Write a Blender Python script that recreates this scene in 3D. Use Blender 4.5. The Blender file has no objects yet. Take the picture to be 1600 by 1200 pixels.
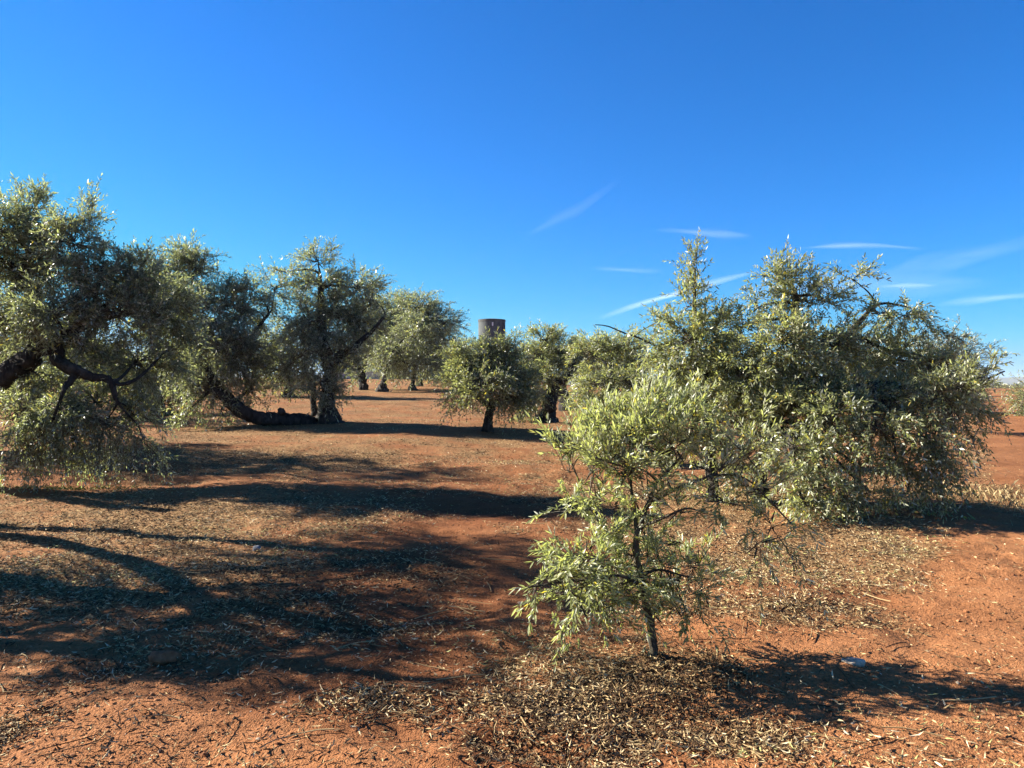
import bpy, math, random
import numpy as np
R = math.radians
C = bpy.context.scene.collection
scene = bpy.context.scene

# ------------------------------------------------------------------ camera, sky, sun, exposure
F = 1202.0                       # focal length in 1600-px units
EYE = 1.6
cam = bpy.data.cameras.new("camera"); cam.sensor_width = 36.0; cam.lens = 36.0 * F / 1600.0
cam.clip_start = 0.05; cam.clip_end = 60000
co = bpy.data.objects.new("camera", cam); C.objects.link(co)
co.location = (0, 0, EYE); co.rotation_euler = (R(90), 0, 0)
scene.camera = co

SUN_EL, SUN_FWD = 27.0, 16.0     # sun from the left, a little in front of the camera
sx, sy, sz = -math.cos(R(SUN_FWD)) * math.cos(R(SUN_EL)), math.sin(R(SUN_FWD)) * math.cos(R(SUN_EL)), math.sin(R(SUN_EL))
world = bpy.data.worlds.new("World"); scene.world = world; world.use_nodes = True
nt = world.node_tree; nt.nodes.clear()
sky = nt.nodes.new("ShaderNodeTexSky"); sky.sky_type = 'NISHITA'; sky.sun_disc = False
sky.sun_elevation = R(SUN_EL); sky.sun_rotation = math.atan2(sx, sy)
sky.air_density = 1.0; sky.dust_density = 0.0; sky.ozone_density = 6.0
EXPOSURE = 2.1
# the deep saturated blue of a dry winter sky: each channel of the sky texture gets its own contrast
sep = nt.nodes.new("ShaderNodeSeparateColor"); com = nt.nodes.new("ShaderNodeCombineColor")
nt.links.new(sky.outputs[0], sep.inputs[0])
for ch, (gam, gain) in enumerate(((2.0, 1.2), (1.08, 1.31), (1.05, 2.15))):
    m0 = nt.nodes.new("ShaderNodeMath"); m0.operation = 'MULTIPLY'; m0.inputs[1].default_value = .1
    m1 = nt.nodes.new("ShaderNodeMath"); m1.operation = 'POWER'; m1.inputs[1].default_value = gam
    m2 = nt.nodes.new("ShaderNodeMath"); m2.operation = 'MULTIPLY'; m2.inputs[1].default_value = gain * 10 / 2 ** EXPOSURE
    m3 = nt.nodes.new("ShaderNodeMath"); m3.operation = 'MINIMUM'; m3.inputs[1].default_value = (.27, .645, 1.0)[ch] * 10 / 2 ** EXPOSURE
    nt.links.new(sep.outputs[ch], m0.inputs[0]); nt.links.new(m0.outputs[0], m1.inputs[0]); nt.links.new(m1.outputs[0], m2.inputs[0]); nt.links.new(m2.outputs[0], m3.inputs[0]); nt.links.new(m3.outputs[0], com.inputs[ch])
bg = nt.nodes.new("ShaderNodeBackground"); bg.inputs['Strength'].default_value = 0.1
out = nt.nodes.new("ShaderNodeOutputWorld")
nt.links.new(com.outputs[0], bg.inputs[0]); nt.links.new(bg.outputs[0], out.inputs[0])
sun = bpy.data.lights.new("sun", 'SUN'); sun.energy = 4.9; sun.angle = R(0.5); sun.color = (1.0, 0.93, 0.81)
so = bpy.data.objects.new("sun", sun); C.objects.link(so)
from mathutils import Vector
so.rotation_euler = Vector((sx, sy, sz)).to_track_quat('Z', 'Y').to_euler()
vs = scene.view_settings
vs.view_transform = 'Standard'; vs.look = 'None'; vs.gamma = 1.0; vs.use_curve_mapping = False; vs.exposure = EXPOSURE

# ------------------------------------------------------------------ helpers
def P(px, py, d):
    return np.array(((px - 800) / F * d, d, EYE - (py - 600) / F * d))

def unit(v):
    return v / np.maximum(np.linalg.norm(v, axis=-1, keepdims=True), 1e-9)

def sstep(a, b, x):
    t = np.clip((x - a) / (b - a), 0, 1); return t * t * (3 - 2 * t)

_perm = np.random.RandomState(7).rand(256, 256)
def vnoise(x, y):
    xi = np.floor(x).astype(int); yi = np.floor(y).astype(int)
    u = x - xi; v = y - yi; u = u * u * (3 - 2 * u); v = v * v * (3 - 2 * v)
    g = lambda a, b: _perm[a % 256, b % 256]
    return (g(xi, yi) * (1 - u) + g(xi + 1, yi) * u) * (1 - v) + (g(xi, yi + 1) * (1 - u) + g(xi + 1, yi + 1) * u) * v - 0.5

def base_z(x, y):
    x = np.asarray(x, float); y = np.asarray(y, float)
    s = 0.012 + 0.024 * (1 - sstep(-3, 15, x))
    ye = np.where(y < 40, y, 40 + 22 * np.tanh((y - 40) / 22.0))
    ye = np.maximum(ye, -30)
    fade = 1 - sstep(120, 900, np.hypot(x, y))
    return s * ye * fade

DENTS = [(-1.46, 3.92, .09, .05), (-1.30, 3.98, .07, -.02), (0.02, 3.12, .10, .06), (-0.10, 3.2, .06, .04), (.20, 3.05, .08, .05), (-.9, 4.5, .1, .03),
         (-2.3, 3.3, .1, .02), (-.55, 3.25, .08, .02), (-1.15, 3.6, .1, .025), (2.1, 3.2, .08, .02), (0.55, 3.22, .07, .035), (-2.1, 4.0, .1, .03)]
def ground_z(x, y):
    x = np.asarray(x, float); y = np.asarray(y, float)
    r = np.hypot(x, y)
    z = base_z(x, y)
    z = z + .10 * vnoise(x / 2.3, y / 1.9) * (1 - sstep(25, 60, r))
    z = z + .055 * vnoise(x / .62 + 9, y / .5) * (1 - sstep(20, 45, r))
    z = z + .028 * vnoise(x / .21 + 31, y / .19 + 5) * (1 - sstep(12, 24, r))
    rough = .25 + 2.0 * np.clip(vnoise(x / .8 + 60, y / .7) + .12, 0, 1) ** 1.2
    z = z + .017 * vnoise(x / .075 + 3, y / .07 + 50) * rough * (1 - sstep(8, 14, r))
    z = z + .008 * vnoise(x / .035 + 13, y / .035 + 70) * rough * (1 - sstep(5, 8, r))
    # crusted plough ridges, cut by cracks, across the lane and the track on the right
    rg = vnoise(x / .5 + y / .35 + 40, y / .22 - x / 1.6 + 3); z = z + .035 * np.clip(rg - .12, 0, 1) * (1 - sstep(9, 16, r))
    rg2 = np.abs(vnoise(x / .33 + 77, y / .3 + 5)); z = z - .014 * (1 - sstep(.0, .05, rg2)) * np.clip(vnoise(x / 1.1 + 2, y / 1.2 + 90) * 3, 0, 1) * (1 - sstep(6, 10, r))
    z = z + .09 * vnoise(x / 3.5 + 70, y / .8 + 11) * sstep(9, 13, y) * (1 - sstep(30, 50, r))
    z = z + .035 * np.exp(-((x - .77) / .2) ** 2 - ((y - 4.05) / .16) ** 2)      # earth drawn up round the young stem
    for (dx, dy, dr, dd) in DENTS:
        z = z - dd * np.exp(-(((x - dx) / (dr * 1.3)) ** 2 + ((y - dy) / dr) ** 2))
    # shallow ploughed swell across the lane
    z = z - .05 * np.exp(-((y - 10.2 - .06 * x) / .5) ** 2) * sstep(-9, -5, x) * (1 - sstep(2, 4, x))
    return z

def new_mesh(name, V, polys, mats, mat_idx=None, attrs=None, smooth=False):
    """polys: list of (F,k) int arrays"""
    me = bpy.data.meshes.new(name)
    V = np.asarray(V, np.float32)
    me.vertices.add(len(V)); me.vertices.foreach_set('co', V.ravel())
    tot = np.concatenate([np.full(len(p), p.shape[1], np.int32) for p in polys])
    loops = np.concatenate([p.ravel() for p in polys]).astype(np.int32)
    start = np.concatenate(([0], np.cumsum(tot)[:-1])).astype(np.int32)
    me.loops.add(len(loops)); me.loops.foreach_set('vertex_index', loops)
    me.polygons.add(len(tot)); me.polygons.foreach_set('loop_start', start); me.polygons.foreach_set('loop_total', tot)
    for m in mats: me.materials.append(m)
    if mat_idx is not None: me.polygons.foreach_set('material_index', np.asarray(mat_idx, np.int32))
    me.polygons.foreach_set('use_smooth', np.full(len(tot), smooth, bool))
    for k, (dom, a) in (attrs or {}).items():
        at = me.attributes.new(k, 'FLOAT', dom); at.data.foreach_set('value', np.asarray(a, np.float32))
    me.update(calc_edges=True)
    return me

def link(name, me, parent=None, loc=None):
    o = bpy.data.objects.new(name, me); C.objects.link(o)
    if parent: o.parent = parent
    if loc is not None: o.location = tuple(float(c) for c in loc)
    return o

def tag(o, label=None, cat=None, group=None, kind=None):
    if label: o['label'] = label
    if cat: o['category'] = cat
    if group: o['group'] = group
    if kind: o['kind'] = kind
    return o

def empty(name, loc):
    o = bpy.data.objects.new(name, None); C.objects.link(o); o.location = tuple(float(c) for c in loc); o.empty_display_size = .3
    return o

def tubes(paths, radii, n=3):
    """paths (M,K,3), radii (M,K) -> verts, quads"""
    paths = np.asarray(paths, float); M, K, _ = paths.shape
    tan = np.gradient(paths, axis=1); tan = unit(tan)
    ref = np.tile(np.array((.31, .52, .79)), (M, K, 1))
    a = unit(np.cross(tan, ref)); b = np.cross(tan, a)
    th = np.arange(n) * 2 * math.pi / n
    ring = a[:, :, None, :] * np.cos(th)[None, None, :, None] + b[:, :, None, :] * np.sin(th)[None, None, :, None]
    V = (paths[:, :, None, :] + ring * radii[:, :, None, None]).reshape(-1, 3)
    m = np.arange(M)[:, None, None] * K * n; k = np.arange(K - 1)[None, :, None] * n; j = np.arange(n)[None, None, :]; j2 = (j + 1) % n
    Q = np.stack(np.broadcast_arrays(m + k + j, m + k + j2, m + k + n + j2, m + k + n + j), -1).reshape(-1, 4)
    return V, Q

def catmull(pts, per=8):
    pts = np.asarray(pts, float); p = np.vstack([2 * pts[0] - pts[1], pts, 2 * pts[-1] - pts[-2]])
    outp = []
    for i in range(1, len(p) - 2):
        t = np.linspace(0, 1, per, endpoint=False)[:, None]
        a, b, c, d = p[i - 1], p[i], p[i + 1], p[i + 2]
        outp.append(.5 * (2 * b + (c - a) * t + (2 * a - 5 * b + 4 * c - d) * t ** 2 + (3 * b - a - 3 * c + d) * t ** 3))
    outp.append(pts[-1][None])
    return np.vstack(outp)

def gnarl(path, rad, n=14, rng=None, amp=.22):
    """one thick gnarled stem, capped at the end"""
    path = np.asarray(path); K = len(path)
    tan = unit(np.gradient(path, axis=0)); ref = np.array((.2, .95, .1))
    a = np.cross(tan, ref); bad = np.linalg.norm(a, axis=1) < .2
    a[bad] = np.cross(tan[bad], np.array((1, 0, 0.)))
    a = unit(a); b = np.cross(tan, a)
    th = np.arange(n) * 2 * math.pi / n
    s = np.concatenate(([0], np.cumsum(np.linalg.norm(np.diff(path, axis=0), axis=1)))) / max(rad[0], .02)
    ph = rng.rand(4) * 6
    mod = 1 + amp * (np.sin(3 * th[None] + ph[0] + .45 * s[:, None]) * .55 + np.sin(5 * th[None] + ph[1] - .3 * s[:, None]) * .4
                     + .55 * np.sin(s[:, None] * 1.1 + ph[2]) * np.cos(th[None] + ph[3]) + .5 * (rng.rand(K, n) - .5))
    ring = a[:, None] * np.cos(th)[None, :, None] + b[:, None] * np.sin(th)[None, :, None]
    V = (path[:, None] + ring * (np.asarray(rad)[:, None] * mod)[:, :, None]).reshape(-1, 3)
    k = np.arange(K - 1)[:, None] * n; j = np.arange(n)[None]; j2 = (j + 1) % n
    Q = np.stack(np.broadcast_arrays(k + j, k + j2, k + n + j2, k + n + j), -1).reshape(-1, 4)
    V = np.vstack([V, path[-1] + tan[-1] * rad[-1] * .3])
    tip = np.stack([(K - 1) * n + np.arange(n), (K - 1) * n + (np.arange(n) + 1) % n, np.full(n, len(V) - 1)], -1)
    return V, Q, tip

# ------------------------------------------------------------------ materials
def mat(name):
    m = bpy.data.materials.new(name); m.use_nodes = True
    n = m.node_tree.nodes; b = n['Principled BSDF']
    return m, m.node_tree, b

def ramp(ntree, fac, stops):
    r = ntree.nodes.new('ShaderNodeValToRGB'); el = r.color_ramp.elements
    while len(el) < len(stops): el.new(.5)
    for e, (p, c) in zip(el, stops): e.position = p; e.color = (*c, 1)
    ntree.links.new(fac, r.inputs[0]); return r.outputs[0]

def noise(ntree, vec, scale, detail=4, rough=.55):
    t = ntree.nodes.new('ShaderNodeTexNoise'); t.inputs['Scale'].default_value = scale
    t.inputs['Detail'].default_value = detail; t.inputs['Roughness'].default_value = rough
    if vec is not None: ntree.links.new(vec, t.inputs['Vector'])
    return t.outputs['Fac']

def math_n(ntree, op, a, b=None, clamp=False):
    m = ntree.nodes.new('ShaderNodeMath'); m.operation = op; m.use_clamp = clamp
    for i, v in enumerate((a, b)):
        if v is None: continue
        if isinstance(v, (int, float)): m.inputs[i].default_value = v
        else: ntree.links.new(v, m.inputs[i])
    return m.outputs[0]

def mixc(ntree, fac, a, b, mode='MIX'):
    m = ntree.nodes.new('ShaderNodeMix'); m.data_type = 'RGBA'; m.blend_type = mode
    ins = [m.inputs[0], m.inputs[6], m.inputs[7]]
    for s, v in zip(ins, (fac, a, b)):
        if isinstance(v, (int, float)): s.default_value = v
        elif isinstance(v, tuple): s.default_value = (*v, 1)
        else: ntree.links.new(v, s)
    return m.outputs[2]

def attr(ntree, name):
    a = ntree.nodes.new('ShaderNodeAttribute'); a.attribute_name = name; return a.outputs['Fac']

def objco(ntree):
    return ntree.nodes.new('ShaderNodeTexCoord').outputs['Object']

def leaf_mat(name, top, under, yellow=.05, spec=.5, rough=.38, trans=.25):
    m, t, b = mat(name)
    rnd = attr(t, 'rnd'); tone = attr(t, 'tone')
    dark = tuple(c * .6 for c in top); lite = tuple(c * 1.5 for c in top)
    ctop = ramp(t, rnd, [(0, dark), (.5, top), (1 - yellow - .02, lite), (1 - yellow + .01, (.30, .24, .05))])
    und = ramp(t, rnd, [(0, tuple(c * .8 for c in under)), (1 - yellow - .02, tuple(c * 1.15 for c in under)), (1 - yellow + .01, (.32, .27, .09))])
    geo = t.nodes.new('ShaderNodeNewGeometry')
    col = mixc(t, geo.outputs['Backfacing'], ctop, und)
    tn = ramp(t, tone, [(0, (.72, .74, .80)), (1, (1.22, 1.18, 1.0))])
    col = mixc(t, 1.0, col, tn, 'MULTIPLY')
    t.links.new(col, b.inputs['Base Color'])
    b.inputs['Roughness'].default_value = rough; b.inputs['Specular IOR Level'].default_value = spec
    tr = t.nodes.new('ShaderNodeBsdfTranslucent')
    tc = mixc(t, 1.0, ctop, (2.1, 2.1, .95), 'MULTIPLY'); t.links.new(tc, tr.inputs['Color'])
    mx = t.nodes.new('ShaderNodeMixShader'); mx.inputs[0].default_value = trans
    t.links.new(b.outputs[0], mx.inputs[1]); t.links.new(tr.outputs[0], mx.inputs[2])
    t.links.new(mx.outputs[0], t.nodes['Material Output'].inputs['Surface'])
    return m

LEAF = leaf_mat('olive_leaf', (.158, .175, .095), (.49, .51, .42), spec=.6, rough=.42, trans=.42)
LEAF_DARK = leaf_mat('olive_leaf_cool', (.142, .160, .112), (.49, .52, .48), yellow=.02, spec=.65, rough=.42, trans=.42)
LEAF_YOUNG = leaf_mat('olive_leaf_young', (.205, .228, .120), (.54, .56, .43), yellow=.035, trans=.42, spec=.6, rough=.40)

def bark_mat(name, c1, c2, sc=14):
    m, t, b = mat(name); o = objco(t)
    mp = t.nodes.new('ShaderNodeMapping'); mp.inputs['Scale'].default_value = (1, 1, .3); t.links.new(o, mp.inputs['Vector'])
    n1 = noise(t, mp.outputs[0], sc, 8, .7); n2 = noise(t, o, 3.5, 3)
    col = ramp(t, n1, [(.3, c1), (.7, c2)])
    lich = ramp(t, n2, [(.56, (0, 0, 0)), (.7, (1, 1, 1))])
    col = mixc(t, lich, col, tuple(c * 1.5 for c in c2))
    t.links.new(col, b.inputs['Base Color']); b.inputs['Roughness'].default_value = .95; b.inputs['Specular IOR Level'].default_value = .15
    bp = t.nodes.new('ShaderNodeBump'); bp.inputs['Strength'].default_value = 1.0; bp.inputs['Distance'].default_value = .05
    t.links.new(n1, bp.inputs['Height']); t.links.new(bp.outputs[0], b.inputs['Normal'])
    return m
BARK = bark_mat('olive_bark', (.010, .009, .008), (.068, .062, .054))
TWIG = bark_mat('twig_bark', (.05, .042, .030), (.16, .14, .10), 40)
BARK_YOUNG = bark_mat('young_bark', (.05, .042, .03), (.15, .13, .095), 45)

def plain_mat(name, c1, c2, scale=20, rough=.9, bump=.3):
    m, t, b = mat(name); o = objco(t); n1 = noise(t, o, scale, 6, .65)
    t.links.new(ramp(t, n1, [(.3, c1), (.7, c2)]), b.inputs['Base Color']); b.inputs['Roughness'].default_value = rough
    b.inputs['Specular IOR Level'].default_value = .2
    bp = t.nodes.new('ShaderNodeBump'); bp.inputs['Strength'].default_value = bump; bp.inputs['Distance'].default_value = .02
    t.links.new(n1, bp.inputs['Height']); t.links.new(bp.outputs[0], b.inputs['Normal'])
    return m

def soil_mat():
    m, t, b = mat('red_soil'); o = objco(t)
    n_big = noise(t, o, .7, 4); n_mid = noise(t, o, 5, 6, .65); n_fine = noise(t, o, 55, 4, .7)
    vor = t.nodes.new('ShaderNodeTexVoronoi'); vor.inputs['Scale'].default_value = 120; t.links.new(o, vor.inputs['Vector'])
    c = ramp(t, n_big, [(.32, (.235, .098, .042)), (.5, (.355, .160, .068)), (.68, (.47, .235, .108))])
    n_b2 = noise(t, o, 1.9, 6, .7)
    c = mixc(t, .6, c, ramp(t, n_b2, [(.36, (.170, .075, .036)), (.5, (.365, .165, .07)), (.64, (.49, .25, .115))]))
    c = mixc(t, .5, c, ramp(t, n_mid, [(.3, (.145, .060, .028)), (.5, (.36, .160, .068)), (.72, (.50, .26, .125))]))
    c = mixc(t, .5, c, ramp(t, n_fine, [(.32, (.145, .062, .028)), (.55, (.39, .175, .076)), (.78, (.62, .36, .19))]))
    # leaf litter trodden into the soil, by patches
    lit = attr(t, 'litter')
    sp = t.nodes.new('ShaderNodeTexNoise'); sp.inputs['Scale'].default_value = 26; sp.inputs['Detail'].default_value = 7; sp.inputs['Roughness'].default_value = .8
    t.links.new(o, sp.inputs['Vector'])
    litc = ramp(t, sp.outputs['Fac'], [(.34, (.10, .055, .028)), (.46, (.20, .115, .055)), (.56, (.38, .265, .13)), (.68, (.62, .49, .29))])
    edge = math_n(t, 'ADD', lit, math_n(t, 'MULTIPLY', math_n(t, 'SUBTRACT', n_mid, .5), 1.3))
    msk = t.nodes.new('ShaderNodeMapRange'); msk.inputs['From Min'].default_value = .28; msk.inputs['From Max'].default_value = .8; msk.inputs['To Max'].default_value = .85
    t.links.new(edge, msk.inputs['Value'])
    c = mixc(t, msk.outputs[0], c, litc)
    far = attr(t, 'far')
    c = mixc(t, far, c, ramp(t, noise(t, o, .02, 6, .7), [(.4, (.05, .06, .03)), (.6, (.16, .13, .07))]))
    c = mixc(t, 1.0, c, (.76, .72, .68), 'MULTIPLY')
    c = mixc(t, attr(t, 'damp'), c, mixc(t, 1.0, c, (.58, .50, .48), 'MULTIPLY'))      # damp clay
    t.links.new(c, b.inputs['Base Color']); b.inputs['Roughness'].default_value = 1.0; b.inputs['Specular IOR Level'].default_value = .08
    hgt = math_n(t, 'ADD', math_n(t, 'MULTIPLY', n_fine, .9), math_n(t, 'ADD', math_n(t, 'MULTIPLY', vor.outputs['Distance'], -.25), math_n(t, 'MULTIPLY', n_mid, 2.4)))
    bp = t.nodes.new('ShaderNodeBump'); bp.inputs['Strength'].default_value = .85; bp.inputs['Distance'].default_value = .02
    t.links.new(hgt, bp.inputs['Height']); t.links.new(bp.outputs[0], b.inputs['Normal'])
    return m
SOIL = soil_mat()

# ------------------------------------------------------------------ ground
# leaf-litter patches: (x, y, rx, ry, strength)
PATCH = [(-3.6, 7.6, 2.6, 1.5, 1.0), (-2.6, 5.8, 2.0, 1.4, .85), (-4.6, 5.2, 1.6, 1.2, .8), (.45, 3.75, .62, .6, .72), (.8, 3.35, .42, .3, .5), (2.6, 6.3, 1.7, 1.0, 1.0),
         (1.3, 7.0, 1.0, 1.0, .8), (1.75, 4.9, 1.0, .45, .85), (3.2, 4.9, .5, .3, .5), (-4.0, 12.2, 3.6, 1.7, 1.0), (-7, 12.5, 3, 1.6, .9), (-.7, 15.6, 1.8, 1.3, .8),
         (-5.2, 17.5, 3.6, 3, .85), (-2, 27, 6, 4, .8), (-6, 36, 6, 4, .8), (2.8, 9.0, 3.0, 2.2, .95), (5.6, 9.4, 1.8, 1.6, .75), (1.5, 12.5, 2, 1.6, .7),
         (1.0, 19, 2.5, 2, .8), (-.65, 3.55, .35, .22, .55), (-2.25, 3.1, .3, .25, .6), (12, 20, 4, 3, .7), (-10, 16, 4, 3, .8), (-.9, 6.2, 1.4, .8, .4)]
def litter(x, y):
    v = np.zeros_like(np.asarray(x, float))
    for (a, b, rx, ry, s) in PATCH:
        v = np.maximum(v, s * np.exp(-(((x - a) / rx) ** 2 + ((y - b) / ry) ** 2) * .75))
    v = np.maximum(v, .60 * sstep(8.5, 12.5, y) * (1 - sstep(60, 90, y)) * (y > 0))
    trk = sstep(.46, .62, x / np.maximum(y, .5) + .12 * vnoise(y / .8, x / .5 + 3.3)) * (1 - sstep(7.2, 8.5, y)) + sstep(.60, .64, x / np.maximum(y, .5)) * sstep(10, 11, y)
    v = v * (1 - .85 * np.clip(trk, 0, 1))
    v = v + np.clip(v * 4, 0, 1) * (.55 * vnoise(x / .7 + 21, y / .5 + 17) + .35 * vnoise(x / .22 + 5, y / .2 + 44))
    return np.clip(v + .12 * vnoise(x / .17, y / .17), 0, 1)

def damp(x, y):
    # moist, trodden soil of the lane; dry crust in front and on the track
    d = np.exp(-(((x + .75 - .02 * y) / (.55 + .11 * y)) ** 2)) * sstep(2.9, 3.7, y + .5 * vnoise(x / .5, y / .4)) * (1 - sstep(8, 13, y))
    d = np.maximum(d, .8 * np.exp(-((x - .1) / .55) ** 2 - ((y - 3.2) / .55) ** 2)); d = np.maximum(d, .35 * sstep(8, 11, y) * (1 - sstep(50, 80, y)))
    d = np.maximum(d, .75 * np.exp(-((x - 1.9) / .9) ** 2 - ((y - 5.2) / .5) ** 2))
    return np.clip(d + .6 * vnoise(x / .6 + 3, y / .5 + 33) * np.clip(d * 3, 0, 1) + .2 * vnoise(x / .15, y / .13), 0, 1)

def axis(lo, hi, step, far, growth):
    c = list(np.arange(lo, hi, step)); s = step; v = c[-1]
    while v < far: s *= growth; v += s; c.append(v)
    s = step; v = c[0]; pre = []
    while v > -far: s *= growth; v -= s; pre.append(v)
    return np.array(pre[::-1] + c)
gx = axis(-4.6, 4.6, .024, 9000, 1.05); gy = axis(2.5, 8.2, .022, 9000, 1.022)
gy = gy[(gy > -9000)]
XX, YY = np.meshgrid(gx, gy); ZZ = ground_z(XX, YY)
nx, ny = len(gx), len(gy)
i = np.arange(nx - 1)[None]; j = np.arange(ny - 1)[:, None] * nx
Q = np.stack(np.broadcast_arrays(j + i, j + i + 1, j + nx + i + 1, j + nx + i), -1).reshape(-1, 4)
gm = new_mesh('ground', np.stack([XX, YY, ZZ], -1).reshape(-1, 3), [Q], [SOIL], attrs={
    'litter': ('POINT', litter(XX, YY).ravel()), 'damp': ('POINT', damp(XX, YY).ravel()), 'far': ('POINT', sstep(90, 260, np.hypot(XX, YY)).ravel())}, smooth=True)
tag(link('ground', gm), 'red clay soil of the olive grove with scattered dry leaves', kind='structure')

# far hills
hx = np.linspace(-9000, 9000, 400); prof = [0, .35, .8, 1, .9, .5, 0]
hv = []
for k, pz in enumerate(prof):
    h = 52 + 60 * vnoise(hx / 1400 + 4, np.full_like(hx, 2.5)) + 22 * vnoise(hx / 330, np.full_like(hx, 8.5)) + 8 * vnoise(hx / 90, np.full_like(hx, 1.5 + k))
    hv.append(np.stack([hx, np.full_like(hx, 4600 + 320 * k), h * pz - 2], -1))
hv = np.concatenate(hv); n = 400
i = np.arange(n - 1)[None]; j = np.arange(len(prof) - 1)[:, None] * n
Q = np.stack(np.broadcast_arrays(j + i, j + i + 1, j + n + i + 1, j + n + i), -1).reshape(-1, 4)
HILL = plain_mat('hill_scrub', (.06, .065, .04), (.16, .14, .09), .006)
tag(link('hills', new_mesh('hills', hv, [Q], [HILL], smooth=True)), 'low wooded hills on the horizon', kind='structure')

# ------------------------------------------------------------------ foliage
def sprays_from_lobes(lobes, dens, rng, ls=(.3, .55), up=.25, shell=2.2, tip=.1):
    B, A, Lg, Cn, Tn, Dr = [], [], [], [], [], []
    for lb in lobes:
        c, r = np.array(lb['c']), np.array(lb['r'])
        re = np.maximum(r - .62 * np.mean(ls) * lb.get('ls', 1) - tip, r * .5)
        area = (re[0] * re[1] + re[1] * re[2] + re[0] * re[2]) * 15.0
        nn = max(4, int(area * dens * lb.get('dens', 1)))
        v = unit(rng.normal(size=(nn * 2, 3))); rad = rng.rand(nn * 2) ** (1 / shell)
        off = v * rad[:, None]
        keep = (np.sin(off[:, 0] * 4.1 + c[0] * 3) + np.sin(off[:, 1] * 4.7 + c[1] * 2) + np.sin(off[:, 2] * 4.4 + c[2] * 5)) * .33 + rng.rand(nn * 2) * 1.1 > .12
        off = off[keep][:nn]; m = len(off)
        b = c + off * re
        dr = lb.get('droop', .35); u = lb.get('up', up)
        a = unit(unit(off * r) * .8 + rng.normal(size=(m, 3)) * .38 + np.array((0, 0, u - dr * .5)))
        B.append(b); A.append(a); Lg.append(rng.uniform(*ls, m) * lb.get('ls', 1)); Cn.append(np.tile(c, (m, 1)))
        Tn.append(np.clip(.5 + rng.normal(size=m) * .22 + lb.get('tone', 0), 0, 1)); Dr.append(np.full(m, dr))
    return tuple(np.concatenate(q) for q in (B, A, Lg, Cn, Tn, Dr))

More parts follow.
